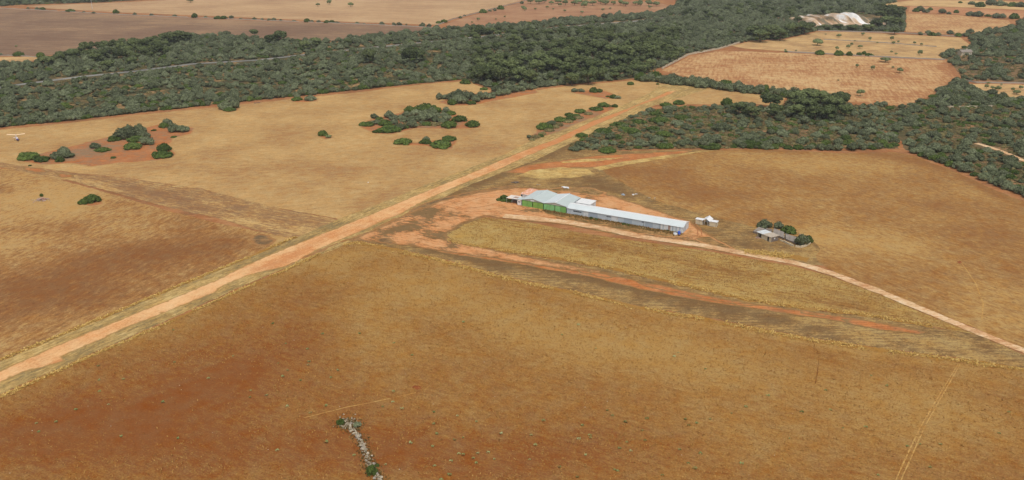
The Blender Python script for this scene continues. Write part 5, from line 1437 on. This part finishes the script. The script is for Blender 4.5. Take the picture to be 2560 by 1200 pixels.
SUB = (('w3', lambda u, v: u < 1700, 'in the open scrub right beside the runway'), ('w3', lambda u, v: u < 1860, 'between the runway and the hedge-end pines'),
       ('w3', lambda u, v: u > 2330 and v < 272, 'in the dense thicket at the corner of the stubble field'), ('w3', lambda u, v: u > 2420 and abs(v - (358 + (u - 2440) * .37)) < 24, 'beside the gravel path through the scrub'),
       ('w3', lambda u, v: u < 2130 and v < 325, 'at the foot of the hedge-end pines'), ('w3', lambda u, v: u < 2130, 'between the hedge-end pines and the right-hand field'),
       ('w3', lambda u, v: 2200 < u < 2300 and v > 325, 'beside the red footpath through the scrub'), ('w3', lambda u, v: v < 310, 'in the scrub along the low edge of the stubble field'),
       ('w1', lambda u, v: u > 1180, 'under the pines of the great wood'), ('w1', lambda u, v: u < 400, 'in the great wood opposite the reddish shrub island'))
for sc, s_, x, y, w_, h_, reg, u in pool:
    if single[s_] > 0 and -40 < u < 2600 and reg != 'wt':
        single[s_] -= 1
        v = float(proj(np.array([x, y, 0.0]))[1])
        where = LAB[reg]
        for rg, fn, txt in SUB:
            if rg == reg and fn(u, v):
                where = txt
                break
        if s_ == 'pine' and where.startswith('under the pines'): where = 'packed into the thick of the great wood'
        size = 'large ' if w_ > 7.6 else ('small ' if w_ < 5.6 else '')
        if s_ == 'pine': size = 'tall ' if h_ > 9 else ''
        if len((size + HEAD[s_] + where).replace('-', ' ').split()) > 16: size = ''
        plant_at(s_, (x, y, 0), w_, h_, size + HEAD[s_] + where, GRP[reg] + ', ' + (size + s_ + ' ' + where)[:60])
    else:
        mass[s_].append((x, y, w_, h_))


def scatter(name, rows, srcs, unit, label, cat):
    n_ = len(rows)
    A = np.array(rows)
    me_ = bpy.data.meshes.new(name)
    me_.vertices.add(n_)
    me_.vertices.foreach_set('co', np.stack([A[:, 0], A[:, 1], np.zeros(n_)], 1).astype(np.float32).ravel())
    r_ = np.random.default_rng(n_)
    sc = np.stack([A[:, 2] / unit[0], A[:, 2] / unit[0] * r_.uniform(.85, 1.15, n_), A[:, 3] / unit[1]], 1)
    me_.attributes.new('sc', 'FLOAT_VECTOR', 'POINT').data.foreach_set('vector', sc.astype(np.float32).ravel())
    rz = np.stack([np.zeros(n_), np.zeros(n_), r_.uniform(0, 6.283, n_)], 1)
    me_.attributes.new('rz', 'FLOAT_VECTOR', 'POINT').data.foreach_set('vector', rz.astype(np.float32).ravel())
    me_.update()
    o_ = link(name, me_)
    ng = bpy.data.node_groups.new(name, 'GeometryNodeTree')
    ng.interface.new_socket('Geometry', in_out='INPUT', socket_type='NodeSocketGeometry')
    ng.interface.new_socket('Geometry', in_out='OUTPUT', socket_type='NodeSocketGeometry')
    N = ng.nodes.new
    gi, go = N('NodeGroupInput'), N('NodeGroupOutput')
    jn = N('GeometryNodeJoinGeometry')
    for s_ in srcs:
        oi = N('GeometryNodeObjectInfo'); oi.transform_space = 'ORIGINAL'
        oi.inputs['Object'].default_value = s_
        oi.inputs['As Instance'].default_value = False
        gt = N('GeometryNodeGeometryToInstance')
        ng.links.new(oi.outputs['Geometry'], gt.inputs[0])
        ng.links.new(gt.outputs[0], jn.inputs[0])
    ip = N('GeometryNodeInstanceOnPoints')
    ip.inputs['Pick Instance'].default_value = True
    rv = N('FunctionNodeRandomValue'); rv.data_type = 'INT'
    for s in rv.inputs:
        if s.type == 'INT' and s.name == 'Min': s.default_value = 0
        if s.type == 'INT' and s.name == 'Max': s.default_value = len(srcs) - 1
    a1 = N('GeometryNodeInputNamedAttribute'); a1.data_type = 'FLOAT_VECTOR'; a1.inputs['Name'].default_value = 'sc'
    a2 = N('GeometryNodeInputNamedAttribute'); a2.data_type = 'FLOAT_VECTOR'; a2.inputs['Name'].default_value = 'rz'
    ng.links.new(gi.outputs[0], ip.inputs['Points'])
    ng.links.new(jn.outputs[0], ip.inputs['Instance'])
    ng.links.new([s for s in rv.outputs if s.type == 'INT'][0], ip.inputs['Instance Index'])
    ng.links.new(a1.outputs['Attribute'], ip.inputs['Scale'])
    e2r = N('FunctionNodeEulerToRotation')
    ng.links.new(a2.outputs['Attribute'], e2r.inputs[0])
    ng.links.new(e2r.outputs[0], ip.inputs['Rotation'])
    ng.links.new(ip.outputs[0], go.inputs[0])
    md = o_.modifiers.new('scatter', 'NODES')
    md.node_group = ng
    return tag(o_, label, cat, kind='stuff')


print('mass', {k: len(v) for k, v in mass.items()})
scatter('olive_wood', mass['olive'], SRC['olive'], (.98, .68), 'mass of grey-green wild olive scrub filling the woods', 'wood')
scatter('mastic_wood', mass['mastic'], SRC['mastic'], (.98, .46), 'dark green undershrubs scattered through the woods', 'wood')
scatter('pine_wood', mass['pine'], SRC['pine'], (.9, 1.0), 'mass of dark pines within the woods', 'wood')

hp = []
for poly_, sp_c, dn, sd in ((W3, 3.4, lambda u, v, x, y: ((0.0 if 2236 < u < 2272 and 330 < v < 385 else .8), 1.0), 51), (W2, 5.0, lambda u, v, x, y: (.45, 1.0), 52)):
    for (x, y, u, v) in sample_poly(poly_, sp_c, dn, sd):
        if u > 2440 and abs(v - (358 + (u - 2440) * .37)) < 7: continue
        q = wr.uniform(1.6, 4.2)
        hp.append((x, y, q, q * wr.uniform(.25, .42)))
for (x, y, u, v) in sample_poly([p for p in W1 if True], 6.5, lambda u, v, x, y: ((0.0 if road_clear(u, v) or v < 120 else .55), 1.0), 53):
    q = wr.uniform(1.8, 4.4)
    hp.append((x, y, q, q * wr.uniform(.25, .42)))
scatter('heath_cover', hp, SRC['heath'], (.98, .38), 'low brownish heath filling the gaps of the scrub', 'heath')

# ------------------------------------------------------------------ weeds, straw tufts and field stones of the near fields
def tuft_mat(name, stops):
    m = bpy.data.materials.new(name)
    g = NG(m)
    t = g.n('ShaderNodeAttribute', attribute_name='tint').outputs['Fac']
    g.finish(g.ramp(t, stops), .9, .1)
    return m


M['straw_tuft'] = tuft_mat('straw_tuft', [(0, srgb(150, 108, 56, K)), (.5, srgb(170, 128, 70, K)), (1, srgb(186, 146, 84, K))])
M['weed'] = tuft_mat('weed_leaves', [(0, srgb(98, 108, 60, K)), (.6, srgb(138, 146, 92, K)), (1, srgb(166, 172, 124, K))])


def tufts(name, P, hgt, wid, blades, mat, label, cat, seed, lean=.5):
    """P (n,3): each tuft is a few leaning blades"""
    r_ = np.random.default_rng(seed)
    n_ = len(P)
    k = n_ * blades
    base = np.repeat(P, blades, 0)
    h_ = np.repeat(hgt, blades) * r_.uniform(.6, 1.1, k)
    w_ = np.repeat(wid, blades)
    a = r_.uniform(0, 6.283, k)
    off = np.stack([np.cos(a), np.sin(a), np.zeros(k)], 1)
    side = np.stack([-np.sin(a), np.cos(a), np.zeros(k)], 1)
    b0 = base + off * (w_ * .3)[:, None]
    tip = base + off * (w_ * .3 + h_ * lean * r_.uniform(.3, 1.2, k))[:, None]
    tip[:, 2] += h_
    hw = (w_ * .5)[:, None]
    V_ = np.stack([b0 - side * hw, b0 + side * hw, tip + side * hw * .25, tip - side * hw * .25], 1).reshape(-1, 3)
    F_ = np.arange(k * 4).reshape(-1, 4)
    me_ = fast_mesh(name, V_, F_)
    tn = np.repeat(np.repeat(np.clip(r_.normal(.5, .25, n_), 0, 1), blades), 4)
    me_.attributes.new('tint', 'FLOAT', 'POINT').data.foreach_set('value', tn.astype(np.float32))
    return tag(link(name, me_, mat), label, cat, kind='stuff')


def scatter_px(n_, poly, seed, keep=None, zz=.05):
    r_ = np.random.default_rng(seed)
    W_ = [(at(*p).x, at(*p).y) for p in poly]
    xs, ys = [p[0] for p in W_], [p[1] for p in W_]
    X, Y = r_.uniform(min(xs), max(xs), n_ * 3), r_.uniform(min(ys), max(ys), n_ * 3)
    ok = inside(W_, X, Y)
    u, v = proj(np.stack([X, Y, np.zeros_like(X)], 1))
    ok &= (u > -120) & (u < 2680) & (v < 1260)
    if keep is not None: ok &= keep(u, v, X, Y, r_)
    P = np.stack([X, Y, np.full_like(X, zz)], 1)[ok]
    return P[:n_]


FA = [(-100, 1030), (0, 991), (407, 811), (627, 711), (720, 671), (830, 616), (900, 604), (950, 614), (1100, 648), (1250, 690), (1400, 722), (1600, 767), (1800, 802), (2000, 842), (2200, 872), (2400, 897), (2560, 922), (2680, 945), (2680, 1260), (-100, 1260)]
NZ = lambda X, Y, s_, z_: np.array([mnoise.noise(Vector((x / s_, y / s_, z_))) for x, y in zip(X, Y)])


def strawy(u, v, X, Y, r_):
    soil = blobmask(u, v, [(1300, 1130, 260, 80, 0, .4), (150, 1050, 420, 110, -12, .9), (620, 950, 260, 80, -20, .6), (500, 1120, 420, 110, 0, .5), (950, 1150, 260, 90, 0, .4)])
    return r_.random(len(u)) > np.clip(soil + .15 + .8 * NZ(X, Y, 9, 3), .02, .93)


P = scatter_px(26000, FA, 31, strawy)
r_ = np.random.default_rng(8)
tufts('straw_tufts', P, r_.uniform(.18, .42, len(P)), r_.uniform(.10, .24, len(P)), 3, M['straw_tuft'], 'dry straw tufts covering the near field', 'straw', 1, 1.3)
P = scatter_px(16000, FD, 32, lambda u, v, X, Y, r_: r_.random(len(u)) > np.clip(.3 + .8 * NZ(X, Y, 6, 4), .05, .95), .06)
tufts('straw_tufts', P, r_.uniform(.15, .32, len(P)), r_.uniform(.12, .26, len(P)), 3, M['straw_tuft'], 'dry straw tufts of the strip between track and old runway', 'straw', 2, 1.6)


def weedy(u, v, X, Y, r_):
    d = blobmask(u, v, [(1300, 1120, 320, 80, 0, .9), (750, 920, 200, 90, 0, .5), (300, 1050, 300, 90, 0, .25), (1900, 1100, 400, 90, 0, .25), (1750, 930, 500, 80, 10, .12)])
    return r_.random(len(u)) < d


P = scatter_px(620, FA, 33, weedy)
tufts('green_weeds', P, r_.uniform(.15, .35, len(P)), r_.uniform(.45, .95, len(P)), 9, M['weed'], 'small grey-green weeds dotted over the near field', 'weeds', 3, 1.2)
P = scatter_px(150, FA, 34, lambda u, v, X, Y, r_: r_.random(len(u)) < .2 + blobmask(u, v, [(200, 1080, 300, 90, 0, .8)]))
st = rubble('field_stones', [tuple(p) for p in P], [random.uniform(.15, .38) for _ in P], M['stone'])
tag(st, 'small pale stones strewn over the near field', 'stones', kind='stuff')
# rank weeds at the near wall and along the shed
P = np.array([[p.x + random.gauss(0, 1.1), p.y + random.gauss(0, .6), .05] for p in line + hd for _ in (0, 1, 2)])
tufts('rank_grass', P, r_.uniform(.2, .5, len(P)), r_.uniform(.15, .3, len(P)), 4, tuft_mat('wall_weeds', [(0, srgb(70, 74, 40, K)), (.5, srgb(112, 96, 58, K)), (1, srgb(164, 132, 80, K))]), 'rank dry grass along the near stone wall', 'grass', 4)
P = np.array([list(site(random.uniform(12, 80), -abs(random.gauss(0, 1.6)) - .2, .12)) for _ in range(1500)])
tufts('rank_grass', P, r_.uniform(.2, .6, len(P)), r_.uniform(.2, .4, len(P)), 4, tuft_mat('shed_weeds', [(0, srgb(104, 92, 50, K)), (.5, srgb(138, 112, 66, K)), (1, srgb(170, 140, 90, K))]), 'rank brown weeds along the long shed', 'grass', 5)

M['fringe'] = tuft_mat('tall_dry_grass', [(0, srgb(178, 142, 74, K)), (.5, srgb(204, 168, 94, K)), (1, srgb(222, 190, 120, K))])
M['fringe_floor'] = ground_mat('tall_grass_floor', [srgb(200, 164, 92, K), srgb(180, 142, 76, K), srgb(156, 118, 62, K)], A_STRIP, macro=(8, .5), mid=(1.6, .8), fine=(.4, .7), val=.35, edge=srgb(166, 124, 64, K))


def fringe(px, width, n_, seed, label, h0=.18, h1=.36):
    """band of taller grass left standing along a field edge"""
    rr = random.Random(seed)
    strip('tall_grass_band', px, width * 1.15, M['fringe_floor'], .085, width * .45, 5.0, seed)
    W_ = [at(*p) for p in px]
    L_ = [(b - a).length for a, b in zip(W_[:-1], W_[1:])]
    out = []
    for _ in range(n_):
        i = rr.choices(range(len(L_)), L_)[0]
        t = rr.random()
        p = W_[i].lerp(W_[i + 1], t)
        d = (W_[i + 1] - W_[i]).normalized()
        q = Vector((-d.y, d.x, 0))
        p = p + q * (rr.gauss(0, .33) * width * (1 + .5 * mnoise.noise(p * .15)))
        if mnoise.noise(Vector((p.x * .08, p.y * .08, 4))) < -.35: continue
        out.append([p.x, p.y, .07])
    P_ = np.array(out)
    g_ = np.random.default_rng(seed)
    tufts('tall_grass', P_, g_.uniform(h0, h1, len(P_)), g_.uniform(.2, .42, len(P_)), 4, M['fringe'], label, 'grass', seed, 1.7)


fringe([(860, 612), (900, 607), (950, 617), (1100, 651), (1250, 693), (1400, 725), (1600, 770), (1800, 806), (2000, 846), (2200, 876), (2400, 901), (2600, 932)], 2.6, 2600, 71, 'tall yellow grass along the near side of the old strip')
fringe([(-60, 1020), (0, 993), (200, 903), (407, 813), (627, 713), (720, 673), (800, 634)], 1.6, 1300, 72, 'tall yellow grass along the near side of the runway')
fringe([(1116, 598), (1135, 606), (1200, 619), (1350, 639), (1500, 665), (1650, 699), (1800, 734), (1900, 754), (2000, 769), (2150, 785), (2330, 815)], 2.4, 1800, 73, 'tall yellow grass along the far side of the old strip')
fringe([(2020, 650), (1960, 640), (1900, 634), (1860, 630)], 5.0, 900, 74, 'tall pale grass between the track and the ruined hut')
fringe([(0, 900), (200, 818), (407, 731), (627, 641), (740, 592)], 1.6, 1100, 75, 'tall yellow grass along the far side of the runway')

# ------------------------------------------------------------------ thin haze over the plain
mh = bpy.data.materials.new('haze')
mh.use_nodes = True
th = mh.node_tree
th.nodes.clear()
pv = th.nodes.new('ShaderNodeVolumePrincipled')
pv.inputs['Color'].default_value = (.86, .90, .95, 1)
pv.inputs['Density'].default_value = 0.00007
pv.inputs['Anisotropy'].default_value = 0.1
oh = th.nodes.new('ShaderNodeOutputMaterial')
th.links.new(pv.outputs[0], oh.inputs['Volume'])
tag(MB().box(-G - 50, G + 50, -700, 2 * G + 50, -1.0, CAM_H + 12).build('haze', mh), 'thin pale haze over the plain', 'haze', kind='stuff')
